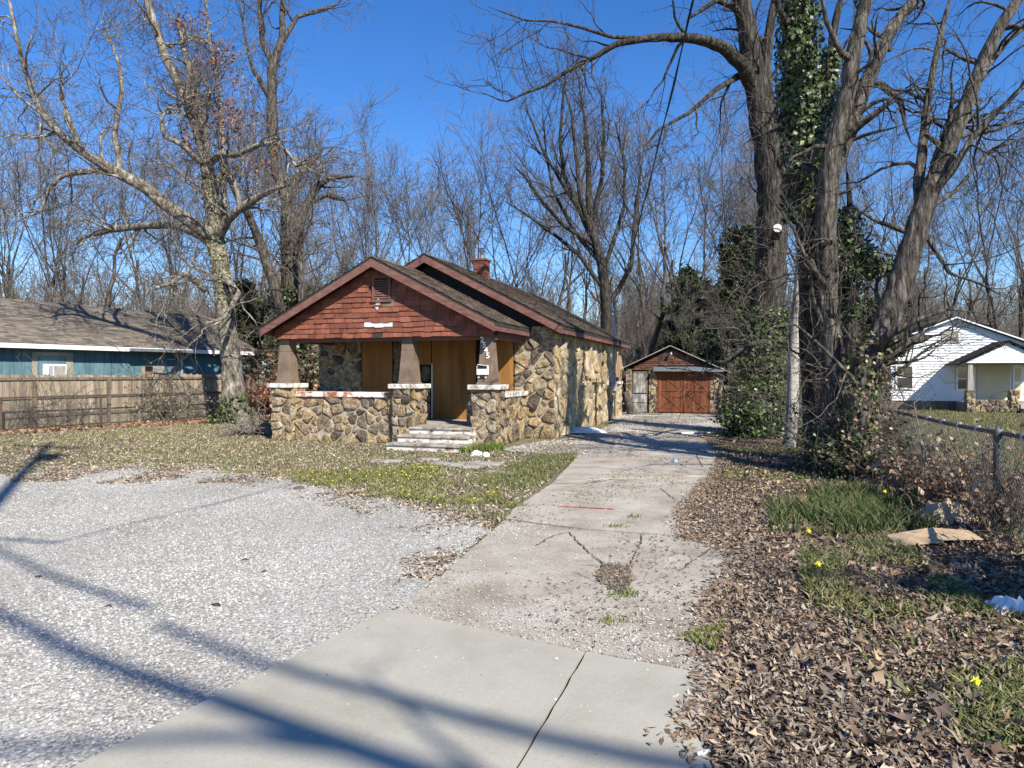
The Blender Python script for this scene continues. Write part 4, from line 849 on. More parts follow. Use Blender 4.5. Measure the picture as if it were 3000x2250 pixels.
rwl = Geo().box(px0+.35,px0+1.68,-pd+.05,-pd+.22,0,.55).obj('rail_wall', M['mortar'], WH); masonry((px0+.35,-pd+.05,0),(1,0,0),(0,-1,0),1.33,.55,.22,rwl,260,proud=.05)
Geo().box(px0+2.03,px0+2.9,-pd-.5,-pd-.1,0,.2).box(px0+2.03,px0+2.9,-pd-.1,-pd+.1,0,.38).obj('step', M['floor'], WH)
Geo().tube([(4.6,4,3.8),(4.6,4,5.0)], .02, 6).tube([(3.9,4,4.3),(5.0,4,4.0)], .012, 5).obj('antenna', M['metal'], WH)

# far white outbuilding seen past the porch
OB = thing('white_outbuilding', 'low white outbuilding glimpsed behind the porch column', 'shed', (-16.2, 43, 0), R(-10))
Geo().box(0, 5.5, 0, 4, 0, 1.75).obj('wall', M['siding'], OB)
Geo().add([(-.3,-.3,1.75),(5.8,-.3,1.75),(5.8,2,2.5),(-.3,2,2.5),(5.8,4.3,1.75),(-.3,4.3,1.75)], [(0,1,2,3),(3,2,4,5)]).obj('roof', M['white'], OB)
Geo().box(-.3, 5.8, -.34, -.3, 1.62, 1.76).obj('fascia_board', M['boarddark'], OB)
# ------------------------------------------------------------------ trees
class Tubes:
    def __init__(s): s.V = []; s.F = []; s.n = 0
    def add(s, P, Rr, k, noise=0, seed=0):
        P = np.asarray(P, float); Rr = np.asarray(Rr, float); B, n, _ = P.shape
        if B == 0: return
        T = np.gradient(P, axis=1); T /= np.linalg.norm(T, axis=2, keepdims=True) + 1e-9
        m = P[:, -1] - P[:, 0]; ref = np.where((np.abs(m[:, 2:3]) > .7 * np.linalg.norm(m, axis=1, keepdims=True)), np.array([[1., 0, 0]]), np.array([[0, 0, 1.]]))[:, None, :]
        N1 = np.cross(T, ref); N1 /= np.linalg.norm(N1, axis=2, keepdims=True) + 1e-9; N2 = np.cross(T, N1)
        a = np.arange(k) * 2 * math.pi / k
        RR = Rr[:, :, None]
        if noise:
            r = np.random.default_rng(seed); ph = r.uniform(0, 6.28, (B, 1, 1))
            lob = 1 + noise * (.6 * np.sin(3 * a[None, None] + ph) + .4 * np.sin(5 * a[None, None] + 2 * ph)) + r.normal(0, noise * .45, (B, n, k)); RR = RR * lob
        ring = P[:, :, None] + (np.cos(a)[None, None, :, None] * N1[:, :, None] + np.sin(a)[None, None, :, None] * N2[:, :, None]) * RR[..., None]
        s.V.append(ring.reshape(-1, 3))
        i = np.arange(n - 1)[:, None]; j = np.arange(k)[None]; q = np.stack([i*k+j, i*k+(j+1) % k, (i+1)*k+(j+1) % k, (i+1)*k+j], -1).reshape(-1, 4)
        F = (q[None] + (np.arange(B) * n * k)[:, None, None]).reshape(-1, 4) + s.n
        s.F.append(F[:, ::-1]); s.n += B * n * k
    def obj(s, name, m, parent=None, smooth=True):
        return np_mesh(name, np.concatenate(s.V), np.concatenate(s.F), m, parent, smooth=smooth)
def resample(pts, n, wig, r):
    pts = np.array(pts, float); d = np.r_[0, np.cumsum(np.linalg.norm(np.diff(pts[:, :3], axis=0), axis=1))]; t = np.linspace(0, d[-1], n)
    # smooth interpolation (cubic-ish by averaging a dense linear one)
    tt = np.linspace(0, d[-1], n * 6); q = np.stack([np.interp(tt, d, pts[:, k]) for k in range(4)], 1)
    for _ in range(5): q[1:-1] = (q[:-2] + q[1:-1] * 2 + q[2:]) / 4
    q = np.stack([np.interp(t, tt, q[:, k]) for k in range(4)], 1)
    q[1:-1, :3] += r.normal(0, 1, (n - 2, 3)) * q[1:-1, 3:4] * wig
    return q[:, :3], q[:, 3]
def grow(P, Rr, dens, L0, ang, n, up, wig, r, tmin=.15, rfac=.55, rtip=.004, rmax=9, minm=1, lenfall=.5):
    B, m, _ = P.shape; seg = np.linalg.norm(np.diff(P, axis=1), axis=2); Ls = seg.sum(1)
    cnt = np.maximum(minm, np.round(Ls * dens * (1 - tmin) + r.uniform(-.5, .5, B))).astype(int); I = np.repeat(np.arange(B), cnt); K = len(I)
    t = r.uniform(tmin, 1, K) ** .85; x = t * (m - 1); i0 = np.minimum(x.astype(int), m - 2); f = (x - i0)[:, None]
    S = P[I, i0] * (1 - f) + P[I, i0 + 1] * f; rad = Rr[I, i0] * (1 - f[:, 0]) + Rr[I, i0 + 1] * f[:, 0]
    T = P[I, i0 + 1] - P[I, i0]; T /= np.linalg.norm(T, axis=1, keepdims=True) + 1e-9
    q = r.normal(size=(K, 3)); q -= (q * T).sum(1, keepdims=True) * T; q /= np.linalg.norm(q, axis=1, keepdims=True) + 1e-9
    a = r.uniform(ang[0], ang[1], K)[:, None]; D = T * np.cos(a) + q * np.sin(a)
    L = L0 * r.uniform(.55, 1.25, K) * (1 - lenfall * t); step = (L / (n - 1))[:, None]
    out = np.zeros((K, n, 3)); out[:, 0] = S
    for k in range(1, n):
        D = D + r.normal(0, wig, (K, 3)); D[:, 2] += up; D /= np.linalg.norm(D, axis=1, keepdims=True); out[:, k] = out[:, k-1] + D * step
    r0 = np.minimum(np.minimum(rad * rfac * r.uniform(.7, 1.1, K), rmax), L * .05 + .003); r0 = np.maximum(r0, rtip * 1.2)
    RR = r0[:, None] + (rtip - r0[:, None]) * (np.linspace(0, 1, n)[None] ** .8)
    return out, RR
def limb(pts, D, n=18, wig=.05, seed=1):
    """pts: (px, py, width_px[, extra depth]) -> centre line and radius"""
    r = np.random.default_rng(seed); Q = []
    for p in pts:
        d = D + (p[3] if len(p) > 3 else 0); Q.append((*Wp(p[0], p[1], d), p[2] / FPX * d / 2))
    P, Rr = resample(Q, n, wig, r)
    Rr[-3:] *= np.array([.85, .6, .25])
    return P, Rr
def crown(limbs, tb, tw, seed, d1=1.6, L1=2.6, d2=2.2, L2=1.3, d3=3.2, L3=.7, up=.06, wig=.22, ang=(.5, 1.2), tip=.0045, sub=True, maxtw=26000, tmin=.2):
    r = np.random.default_rng(seed); A = []
    for P, Rr in limbs: A.append(grow(P[None], Rr[None], d1, L1, ang, 9, up, wig, r, tmin=tmin, rfac=.6, rtip=tip*1.6, rmax=.06))
    P1 = np.concatenate([a[0] for a in A]); R1 = np.concatenate([a[1] for a in A]); tb.add(P1, R1, 6)
    P2, R2 = grow(P1, R1, d2, L2, ang, 6, up, wig, r, rtip=tip*1.2, rmax=.03); tb.add(P2, R2, 4)
    P3, R3 = grow(P2, R2, d3, L3, (.4, 1.1), 3, up, wig, r, rtip=tip, rmax=.012)
    if len(P3) > maxtw: P3, R3 = P3[:maxtw], R3[:maxtw]
    tw.add(P3, R3, 3)
    if sub:
        P4, R4 = grow(P3, R3, 3.0, L3*.55, (.4, 1.0), 3, up, wig, r, rtip=tip*.8, rmax=.008)
        if len(P4) > maxtw: idx = r.permutation(len(P4))[:maxtw]; P4, R4 = P4[idx], R4[idx]
        tw.add(P4, R4, 3)
    return P1, P2, P3
def hero(name, label, D, limbs_px, seed, barkm='bark', twigm='twig', base_z=0, noise=.06, kk=14, group=None, **kw):
    L = [limb(l, D, n=max(10, int(8 + len(l) * 3)), seed=seed * 31 + i) for i, l in enumerate(limbs_px)]
    b = L[0][0][0]; T = thing(name, label, 'tree', (float(b[0]), float(b[1]), 0), 0, group)
    off = np.array([b[0], b[1], 0.0]); L = [(P - off, Rr) for P, Rr in L]
    # flare and root the trunk in the ground
    P, Rr = L[0]; P[0, 2] = -.08; Rr[0] *= 1.25
    tb = Tubes()
    for i, (P, Rr) in enumerate(L): tb.add(P[None], Rr[None], kk if Rr.max() > .09 else 9, noise=noise if Rr.max() > .06 else .03, seed=seed + i)
    tb.obj('trunk', M[barkm], T)
    br, tw = Tubes(), Tubes(); skip = kw.pop('skip', 0)
    cr = crown(L[skip:] if skip else L, br, tw, seed + 5, **kw)
    br.obj('branches', M[barkm], T)['kind'] = 'stuff'; o = tw.obj('twigs', M[twigm], T, smooth=False); o['kind'] = 'stuff'
    return T, L, cr, off
def cling(P, Rr, n, seed, size=.05, cols=None, thick=.12, tr=(0, 1), face=None, parent=None, name='ivy', long=1.1):
    r = np.random.default_rng(seed); m = len(P); x = r.uniform(tr[0], tr[1], n) * (m - 1); i0 = np.minimum(x.astype(int), m - 2); f = (x - i0)[:, None]
    C = P[i0] * (1 - f) + P[i0+1] * f; rad = (Rr[i0] * (1 - f[:, 0]) + Rr[i0+1] * f[:, 0])[:, None]
    T = P[i0+1] - P[i0]; T /= np.linalg.norm(T, axis=1, keepdims=True); q = r.normal(size=(n, 3)); q -= (q * T).sum(1, keepdims=True) * T; q /= np.linalg.norm(q, axis=1, keepdims=True)
    C = C + q * (rad + r.random((n, 1)) ** 1.7 * thick); Nn = q + r.normal(0, .5, (n, 3))
    return leaves_mesh(name, C, Nn, size, cols or IV, M['ivy'], parent, seed, fold=.2, long=long)
IV = [(.04,.065,.016),(.06,.09,.022),(.028,.045,.013),(.08,.11,.03),(.12,.15,.05)]
RED = [(.24,.10,.06),(.19,.075,.045),(.31,.15,.09),(.16,.08,.05)]

# --- big left tree
T, L, cr, off = hero('large_bare_tree', 'huge bare tree with pale flaking trunk and yellow ivy in front of the fence', 24.7, [
    [(690,1238,78),(682,1120,60),(672,1017,54),(660,900,50),(645,780,46),(628,690,50),(622,600,40),(612,530,36),(602,472,34),(586,412,30),(570,353,28),(532,260,26),(488,179,24),(461,98,22),(434,11,20),(410,-120,16),(395,-300,9)],
    [(630,700,44),(560,650,38,-.5),(488,602,36,-1),(423,548,34,-1.5),(353,510,32,-2),(304,483,28,-2.2),(233,440,24,-2.5),(163,380,20,-3),(119,325,17,-3),(80,230,13,-3.2),(50,120,10,-3.5),(20,-40,7,-3.5)],
    [(353,508,20,-2),(347,461,16,-2),(336,400,15,-2.1),(345,330,14,-2),(358,260,12,-2),(350,190,9,-2),(300,60,6,-2)],
    [(235,440,20,-2.5),(228,420,17,-2.5),(212,370,14,-2.6),(180,290,9,-2.6),(175,180,6,-3)],
    [(345,505,20,-2),(270,500,17,-2.2),(190,510,15,-2.4),(150,540,12,-2.5),(120,620,8,-2.5),(60,640,5,-2.5)],
    [(632,712,36),(580,685,28,1),(515,659,22,2),(420,662,20,3),(325,673,18,3.5),(244,694,14,4),(217,725,9,4)],
    [(608,470,26),(590,350,22,.5),(575,271,20,.6),(553,206,18,.7),(532,108,15,.8),(521,70,13,.8)],
    [(632,700,36),(665,645,26,-.6),(700,613,24,-1),(760,575,20,-1.4),(803,553,14,-2),(860,540,8,-2.2)],
    [(612,480,24),(646,450,18,-1),(689,456,16,-1.5),(760,423,15,-2),(814,418,13,-2.5),(846,450,11,-2.6),(868,488,10,-2.8),(910,470,7,-3)],
    [(600,480,20),(575,467,17,-.5),(532,423,14,-1),(483,401,13,-1.4),(472,353,11,-1.6),(488,315,10,-1.6),(521,320,7,-1.6)],
    [(655,640,20,.3),(655,500,17,.8),(650,380,14,1),(640,250,12,1.2),(610,100,9,1.5),(600,-60,6,1.5)],
    [(432,-30,14),(470,-150,9,.5),(520,-260,5,1)],
    [(704,613,14,-1),(690,540,13,-1),(665,490,11,-1),(650,440,8,-1)],
    [(640,790,20,0),(700,860,16,-1),(660,930,12,-2),(600,950,8,-2.5)],
    [(600,850,20,1),(545,800,16,0),(500,830,12,-1),(440,850,8,-1.6)],
    ], 3, barkm='barkpale', twigm='twig', d1=2.1, L1=3.3, d2=3.5, L2=1.8, d3=4.0, L3=1.0, up=.035, wig=.26, ang=(.5,1.25), maxtw=8500, tip=.0055)
cling(L[0][0], L[0][1], 1300, 5, size=.045, cols=[(.20,.20,.07),(.15,.16,.06),(.26,.25,.11)], thick=.06, tr=(.22,.46), parent=T)
cling(L[0][0], L[0][1], 350, 6, size=.055, cols=IV, thick=.2, tr=(0,.05), parent=T)
r = np.random.default_rng(8); CC = []
for (px, py, sx, sy, n) in ((560,300,55,35,170),(670,345,60,50,330),(640,170,45,35,170),(560,60,60,30,140),(530,75,20,20,60),(580,190,20,50,90),(690,240,22,22,60),(720,470,60,60,120),(550,400,30,60,140),(790,460,20,40,50)):
    C = np.array([Wp(px + a * sx * .6, py + b * sy * .6, 24.7 + c) for a, b, c in r.normal(0, 1, (int(n*.7), 3))]); CC.append(C)
CC = np.concatenate(CC) - off
leaves_mesh('withered_leaves', CC, r.normal(size=(len(CC), 3)), .05, RED, M['leaf'], T, 9, fold=.5, long=1.3)

# --- second tree behind the porch
T, L, cr, off = hero('tall_bare_tree', 'tall bare tree rising behind the left end of the porch roof', 32, [
    [(850,1206,62),(852,1000,54),(850,850,50),(846,720,48),(846,597,40),(815,515,34),(800,434,32),(795,271,28),(798,190,25),(830,108,20),(825,43,16),(840,-100,10)],
    [(838,1000,34),(814,868,30,-1),(785,780,28,-1),(760,705,25,-1),(727,624,22,-1.5),(694,570,19,-1.8),(662,499,15,-2),(640,420,9,-2)],
    [(854,760,34),(863,705,28),(880,650,26,.5),(895,608,24,1),(933,543,20,1),(966,521,16,.5),(1042,515,11,0)],
    [(850,620,26),(862,530,24,.5),(900,490,20,1),(950,430,12,1)],
    [(800,300,18),(780,270,16),(740,200,12,-.5),(720,120,8,-.8),(700,0,5,-1)],
    [(800,190,18),(770,130,15,.4),(760,30,12,.5),(750,-80,8,.5)],
    [(830,120,14),(870,50,12,.3),(950,25,10,.4),(990,10,6,.6)],
    [(912,590,14,1),(960,570,12,1),(1010,585,9,1),(1025,620,6,1)],
    [(895,990,26,-1),(884,900,22,-1),(880,760,15,-1),(885,640,10,-1.5)],
    ], 17, barkm='bark', twigm='twigpale', d1=1.5, L1=3.8, d2=2.4, L2=2.1, d3=3.3, L3=1.15, up=.06, wig=.2, maxtw=7500, tip=.006)
cling(L[0][0], L[0][1], 5200, 15, size=.075, cols=[(.05,.065,.02),(.08,.09,.03),(.035,.05,.018)], thick=.7, tr=(0,.28), parent=T)

# --- fan-shaped dark tree behind the roof
T, L, cr, off = hero('vase_shaped_tree', 'dark vase shaped tree with upright branches behind the roof end', 38, [
    [(1778,1188,36),(1778,1000,32),(1776,871,30),(1762,772,28),(1745,710,26),(1726,630,22),(1724,500,15),(1718,380,10),(1690,200,5)],
    [(1732,690,18),(1690,600,15),(1655,520,13,1),(1640,420,10,1),(1648,300,7,1),(1660,190,4,1)],
    [(1730,680,18),(1700,580,14,-1),(1690,480,12,-1),(1675,330,8,-1),(1640,220,4,-1)],
    [(1740,700,16),(1745,600,14,1),(1765,520,12,1),(1770,400,9,1),(1760,260,5,1)],
    [(1745,720,14),(1650,660,12),(1590,590,10,-1),(1540,520,8,-1),(1500,480,5,-1)],
    [(1770,850,14),(1700,750,12),(1640,700,10,1),(1560,640,8,1),(1480,590,5,1)],
    [(1765,800,14),(1800,700,13),(1830,600,10,1),(1830,480,8,1),(1800,350,5,1)],
    [(1776,900,16),(1810,850,15),(1850,780,13,-1),(1860,640,10,-1),(1880,480,6,-1)],
    [(1730,660,14),(1660,560,11,.5),(1590,440,9,.6),(1560,360,6,.8),(1530,300,4,.9)],
    [(1752,760,14),(1690,690,11,.5),(1620,560,9,.6),(1600,450,6,.8),(1590,330,4,.9)],
    ], 23, barkm='barkdark', twigm='twig', d1=1.3, L1=3.6, d2=1.9, L2=2.2, d3=2.6, L3=1.3, up=.09, wig=.16, ang=(.3,.95), maxtw=4200, tip=.0065)

# --- the group on the right
T, L, cr, off = hero('massive_trunk_tree', 'massive dark tree left of the grey pole with one limb arching over the drive', 19.6, [
    [(2226,1275,128),(2232,1150,108),(2244,950,98),(2258,780,90),(2262,640,84),(2252,500,80),(2238,400,70),(2222,298,64),(2205,190,60),(2188,80,54),(2160,-40,46),(2130,-200,30),(2110,-400,14)],
    [(2205,260,44),(2180,195,40,-.5),(2116,136,34,-1),(2060,116,30,-1.2),(2007,108,26,-1.5),(1899,111,21,-1.7),(1804,129,17,-2),(1740,168,14,-2),(1668,203,12,-2.2),(1600,250,9,-2.3),(1540,272,7,-2.5),(1480,300,5,-2.6),(1400,265,3,-2.8)],
    [(1880,112,14,-1.8),(1790,108,11,-2),(1700,80,9,-2.2),(1620,62,7,-2.4),(1540,60,5,-2.6),(1430,20,3,-3)],
    [(2180,215,20),(2100,260,14,-.8),(2020,330,11,-1),(1930,380,8,-1.2),(1880,440,5,-1.5)],
    [(2250,560,60),(2285,420,50,.5),(2250,300,40,.7),(2240,200,34,1),(2260,60,24,1),(2290,-100,14,1)],
    [(2180,60,26),(2150,20,18,-.4),(2100,0,14,-.6),(2010,60,8,-1)],
    [(2240,1000,18,-1.2),(2190,1010,12,-1.8),(2120,1060,9,-2.4),(2060,1060,6,-3)],
    ], 41, barkm='barkdark', twigm='twig', noise=.09, kk=18, d1=1.6, L1=2.4, d2=3.0, L2=1.5, d3=3.6, L3=.9, up=.02, wig=.22, maxtw=6000, tip=.0045, tmin=.12)
cling(L[0][0], L[0][1], 6000, 45, size=.045, thick=.34, tr=(0,.22), parent=T)
TA = T
# a sawn-off stub with its pale cut face
a = Vector(Wp(2275, 690, 19.0)) - Vector(off); b = Vector(Wp(2278, 668, 18.0)) - Vector(off)
Geo().tube([a, b], [.13, .12], 12).obj('branch_stub', M['barkdark'], T); Geo().tube([b, b + (b-a).normalized()*.01], .105, 12).obj('sawn_face', M['whitestone'], T)

T, L, cr, off = hero('ivy_clad_tree', 'tree whose upper trunk is wrapped in glossy green ivy above the pole', 13.6, [
    [(2395,1355,70),(2385,1200,60),(2375,1000,60),(2372,800,62),(2368,640,66),(2360,480,60),(2345,300,56),(2340,160,50),(2335,0,44),(2330,-200,28)],
    [(2372,480,34),(2410,350,30,.3),(2432,230,26,.4),(2440,100,22,.5),(2470,-40,16,.5)],
    [(2345,60,30),(2300,60,20,-.3),(2280,20,16,-.4),(2275,-80,10,-.5)],
    [(2370,640,26),(2330,560,20,-.5),(2280,480,14,-.8),(2250,380,8,-1)],
    ], 47, barkm='barkdark', twigm='twig', noise=.08, d1=1.8, L1=1.7, d2=3, L2=.9, d3=3.6, L3=.5, up=.02, wig=.3, ang=(.6,1.4), maxtw=4500, tip=.0035, tmin=.1)
cling(L[0][0], L[0][1], 9500, 48, size=.048, thick=.28, tr=(.46,.9), parent=T)
cling(L[1][0], L[1][1], 1700, 49, size=.048, thick=.16, tr=(.15,.65), parent=T)

T, L, cr, off = hero('forked_tree', 'forked tree with two thick grey limbs right of the ivy trunk', 12, [
    [(2462,1390,72),(2448,1250,60),(2436,1080,56),(2426,890,54),(2421,700,58),(2420,600,62),(2430,470,56),(2458,370,52),(2484,270,48),(2497,174,44),(2515,90,40),(2537,0,36),(2570,-150,24)],
    [(2440,510,40),(2487,390,36,.2),(2520,300,38,.3),(2547,224,40,.4),(2575,150,38,.5),(2620,70,34,.6),(2690,-10,30,.7),(2760,-120,20,.8)],
    [(2495,180,24),(2460,150,18,-.3),(2420,60,14,-.4),(2400,-40,8,-.5)],
    [(2570,240,22,.4),(2620,280,20,.3),(2640,300,18,.3),(2652,370,8,.2),(2670,420,4,.2)],
    [(2430,850,20),(2360,760,12,-.4),(2330,680,8,-.6),(2250,560,5,-.8)],
    ], 53, barkm='bark', twigm='twig', noise=.07, kk=16, d1=3.0, L1=1.7, d2=4, L2=1.0, d3=4.5, L3=.6, up=.0, wig=.3, ang=(.6,1.4), maxtw=5500, tip=.003, tmin=.08)

T, L, cr, off = hero('leaning_tree', 'tree leaning to the right in front of the white house', 11.2, [
    [(2545,1405,96),(2528,1290,80),(2515,1180,74),(2535,1085,74),(2580,980,70),(2631,861,68),(2660,760,64),(2692,651,60),(2725,560,56),(2767,475,46),(2810,360,42),(2850,260,38),(2889,163,36),(2935,70,32),(2984,0,28),(3080,-150,18)],
    [(2700,640,34),(2690,540,30,.3),(2705,420,26,.3),(2712,330,22,.3),(2735,200,18,.3),(2760,80,14,.3),(2790,-30,9,.3)],
    [(2735,560,26,-.1),(2790,500,20,-.3),(2850,400,18,-.4),(2920,330,16,-.5),(3000,250,13,-.7),(3100,180,8,-1)],
    [(2770,470,22),(2880,210,18,.3),(2960,110,14,.4),(3060,40,9,.5)],
    [(2735,480,20,.2),(2790,340,18,.3),(2830,290,16,.3)],
    [(2560,1040,34),(2600,985,28,-.4),(2650,955,20,-.6),(2700,932,13,-.7),(2780,905,8,-.8),(2860,915,5,-.9)],
    [(2560,1050,30),(2634,1010,26,-.3),(2690,996,24,-.5),(2730,984,24,-.6)],
    [(2705,620,16,.2),(2800,560,13,.2),(2900,440,10,.2),(3010,400,6,.2)],
    [(2720,700,16,.2),(2780,800,10,.2),(2870,830,7,.2),(2960,880,4,.2)],
    [(2540,1150,14),(2400,1010,10,-.5),(2330,950,7,-.8),(2250,960,4,-1.2)],
    ], 59, barkm='bark', twigm='twig', noise=.08, kk=16, d1=2.8, L1=1.8, d2=3.6, L2=1.1, d3=4.4, L3=.6, up=.0, wig=.26, ang=(.5,1.3), maxtw=6000, tip=.003, tmin=.1)
cling(L[0][0], L[0][1], 1300, 61, size=.035, cols=IV + [(.25,.16,.1),(.3,.2,.12)], thick=.16, tr=(.02,.26), parent=T)
# dark slim trunk between them with an ivy cushion
T, L, cr, off = hero('slim_dark_tree', 'slim dark trunk topped by an ivy cushion between the forked and leaning trees', 12.6, [
    [(2540,1375,44),(2520,1200,38),(2497,1060,36),(2482,900,34),(2468,790,34),(2470,720,26),(2490,600,16),(2480,480,8)],
    [(2470,780,20),(2520,760,16),(2570,770,14),(2620,790,10)],
    ], 67, barkm='barkdark', twigm='twig', d1=1.8, L1=1.3, d2=3, L2=.7, d3=3.5, L3=.45, up=-.02, wig=.32, ang=(.6,1.4), maxtw=6000, tip=.003)
cling(L[0][0], L[0][1], 1500, 68, size=.045, thick=.3, tr=(.5,.85), parent=T)
r = np.random.default_rng(5); C = np.array([Wp(2500 + a*34, 765 + b*26, 12.6 + c*.35) for a, b, c in r.normal(0, 1, (1900, 3))] + [Wp(2590 + a*38, 785 + b*13, 12.6 + c*.2) for a, b, c in r.normal(0, 1, (700, 3))]) - off
leaves_mesh('ivy', C, r.normal(size=(len(C), 3)) + [0, -.4, .5], .045, IV, M['ivy'], T, 69, fold=.2, long=1.1)

# weathered pole and broken stump
pb = G(2312, 1311); PO = thing('weathered_pole', 'leaning weathered grey wooden pole beside the driveway', 'pole', (pb[0], pb[1], 0))
tb = Tubes(); zz = np.linspace(-.05, 4.78, 26); P = np.stack([.27*(zz/4.8) + .02*np.sin(zz*2), .0*zz, zz], 1)
tb.add(P[None], (.142 - .034*zz/4.8)[None], 16, noise=.05, seed=3); tb.obj('shaft', M['pole'], PO)
Geo().tube([(.26,-.02,4.74),(.28,-.01,5.0)], [.07,.02], 7).tube([(.34,.02,4.7),(.35,.02,4.9)], [.05,.01], 6).obj('splintered_tip', M['pole'], PO)
Geo().tube([(math.cos(t)*.14+.03, math.sin(t)*.14, .95+.12*math.cos(t+.6)) for t in np.linspace(0, 6.28, 16)], .008, 5).obj('cable_wrap', M['wire'], PO)
sb = (8.2, 18.7); SP = thing('broken_stump', 'broken tree stump with pale splintered top behind the pole', 'stump', (sb[0], sb[1], 0))
tb = Tubes(); zz = np.linspace(-.05, 1.15, 8); tb.add(np.stack([.02*np.sin(zz*4), 0*zz, zz], 1)[None], (.19-.04*zz)[None], 12, noise=.1, seed=4); tb.obj('trunk', M['bark'], SP)
Geo().tube([(-.06,0,1.1),(-.02,0,1.3),(.03,.02,1.62)], [.09,.06,.01], 7).tube([(.08,0,1.1),(.1,0,1.28)], [.06,.01], 6).obj('splinters', M['whitestone'], SP)
Geo().tube([Vector((0,0,1.0)), Vector((-.7,-.5,.92)), Vector((-1.6,-1.2,1.08))], .025, 6).obj('hanging_vine', M['barkdark'], SP)

x_, y_ = 5.05, 29.6; LS = thing('leaning_stump', 'short leaning dead stump between the stone house and the garage', 'stump', (x_, y_, 0))
tb = Tubes(); zz = np.linspace(-.05, .95, 8); tb.add(np.stack([-.35*(zz+.05), 0*zz, zz], 1)[None], (.24-.13*zz)[None], 10, noise=.12, seed=8); tb.obj('trunk', M['bark'], LS)
# ------------------------------------------------------------------ brush and vines
def tangle(name, label, cat, centre, box, n, seed, rad=.006, leafn=0, lsize=.04, lcols=None, L_=.9, up=.05, m='twig', wig=.35, spread=None, nseg=9):
    r = np.random.default_rng(seed); T = thing(name, label, cat, (centre[0], centre[1], 0)); S = r.uniform(-1, 1, (n, 3)) * np.array(box) * .5; S[:, 2] = np.abs(r.normal(0, .25, n)) * box[2]
    D = r.normal(0, .5, (n, 3)); D[:, 2] = np.abs(D[:, 2]) + .4; D /= np.linalg.norm(D, axis=1, keepdims=True); L = L_ * r.uniform(.5, 1.4, n); P = np.zeros((n, nseg, 3)); P[:, 0] = S
    for k in range(1, nseg):
        D = D + r.normal(0, wig, (n, 3)); D[:, 2] += up; D /= np.linalg.norm(D, axis=1, keepdims=True); P[:, k] = P[:, k-1] + D * (L / (nseg-1))[:, None]; P[:, k, 2] = np.maximum(P[:, k, 2], .02)
    tb = Tubes(); tb.add(P, np.linspace(1, .4, nseg)[None] * rad * r.uniform(.6, 1.5, (n, 1)), 4)
    P2, R2 = grow(P, np.full(P.shape[:2], rad), 4, .35, (.4,1.2), 4, .02, .3, r, rtip=rad*.4, rmax=rad*.6); P2[..., 2] = np.maximum(P2[..., 2], .02); tb.add(P2, R2, 3)
    o = tb.obj('stems', M[m], T); o["kind"] = "stuff"
    if leafn:
        idx = r.integers(0, n, leafn); kx = r.integers(1, nseg, leafn); C = P[idx, kx] + r.normal(0, .06, (leafn, 3)); C[:, 2] = np.maximum(C[:, 2], .03)
        leaves_mesh('leaves', C, r.normal(size=(leafn, 3)) + [0, -.3, .8], lsize, lcols or IV, M['ivy'], T, seed+1, fold=.2, long=1.1)
    return T
BRN = [(.25,.16,.1),(.32,.22,.14),(.18,.11,.07)]
tangle('ivy_thicket', 'dense ivy thicket around the foot of the massive tree', 'shrub', (6.5, 18.9), (1.0,.8,.95), 110, 71, leafn=4300, lsize=.05)
tangle('bramble_thicket', 'dark bramble and ivy heap at the foot of the forked tree', 'shrub', (5.6, 11.7), (1.0,1.2,.6), 200, 72, leafn=3800, lsize=.034, lcols=IV + BRN[:1], L_=.95)
tangle('dead_vine_heap', 'grey dead vines piled against the leaning tree', 'shrub', (6.0, 12.3), (.8,.9,.9), 200, 73, leafn=700, lcols=BRN + IV[:2], L_=1.3, m='twigpale')
tangle('fence_corner_shrub', 'leafy green shrub growing over the far end of the fence rail', 'shrub', (6.3, 11.4), (.5,.7,.7), 80, 74, leafn=1500, lsize=.034, L_=.5)
for i, (x, n, l, hh) in enumerate(((-.1, 90, 'brown vines twisted around the nearest fence post', 1.0), (1.3, 60, 'reddish dead vine clump climbing the fence next to the nearest post', .9), (2.2, 45, 'thin bare saplings against the middle of the fence', .8), (-1.7, 60, 'bare vines on the fence right of the nearest post', .7))):
    p = Vector((5.19, 7.52, 0)) + e2 * x; tangle('fence_vine', l, 'vine', (p.x - .05, p.y), (.45,.25,.5), n, 80+i, rad=.005, leafn=260, lsize=.03, lcols=BRN, L_=hh, up=.16, m='twig' if i != 1 else 'rust')
tangle('base_brush', 'dead sticks and leaves along the bottom of the fence', 'brush', (5.6, 9.4), (.8,3.2,.3), 160, 86, leafn=900, lcols=BRN, L_=.5)
tangle('fence_shrub', 'bare shrub with long arching stems before the fence below the air conditioner', 'shrub', (-14.1, 21.9), (2.4,1.2,.5), 70, 87, rad=.009, L_=1.9, up=.03, m='twig')
tangle('fence_shrub', 'tan twiggy shrub with a few leaves against the fence near the large tree', 'shrub', (-12.3, 25.0), (.9,.6,.4), 110, 88, rad=.008, leafn=900, lsize=.04, lcols=[(.3,.25,.15),(.22,.2,.1)], L_=1.6, up=.08, m='twigpale')
tangle('tree_base_ivy', 'small ivy mound at the foot of the large bare tree', 'plant', (-9.75, 24.2), (.6,.5,.3), 40, 89, leafn=900, lsize=.06, L_=.4)
tangle('porch_brush', 'green brown thicket between the large tree and the porch', 'shrub', (-8.9, 31.5), (4.2,1.5,2.8), 260, 90, rad=.012, leafn=4200, lsize=.085, lcols=[(.09,.09,.035),(.13,.12,.05),(.2,.11,.06)], L_=2.6, up=.06)
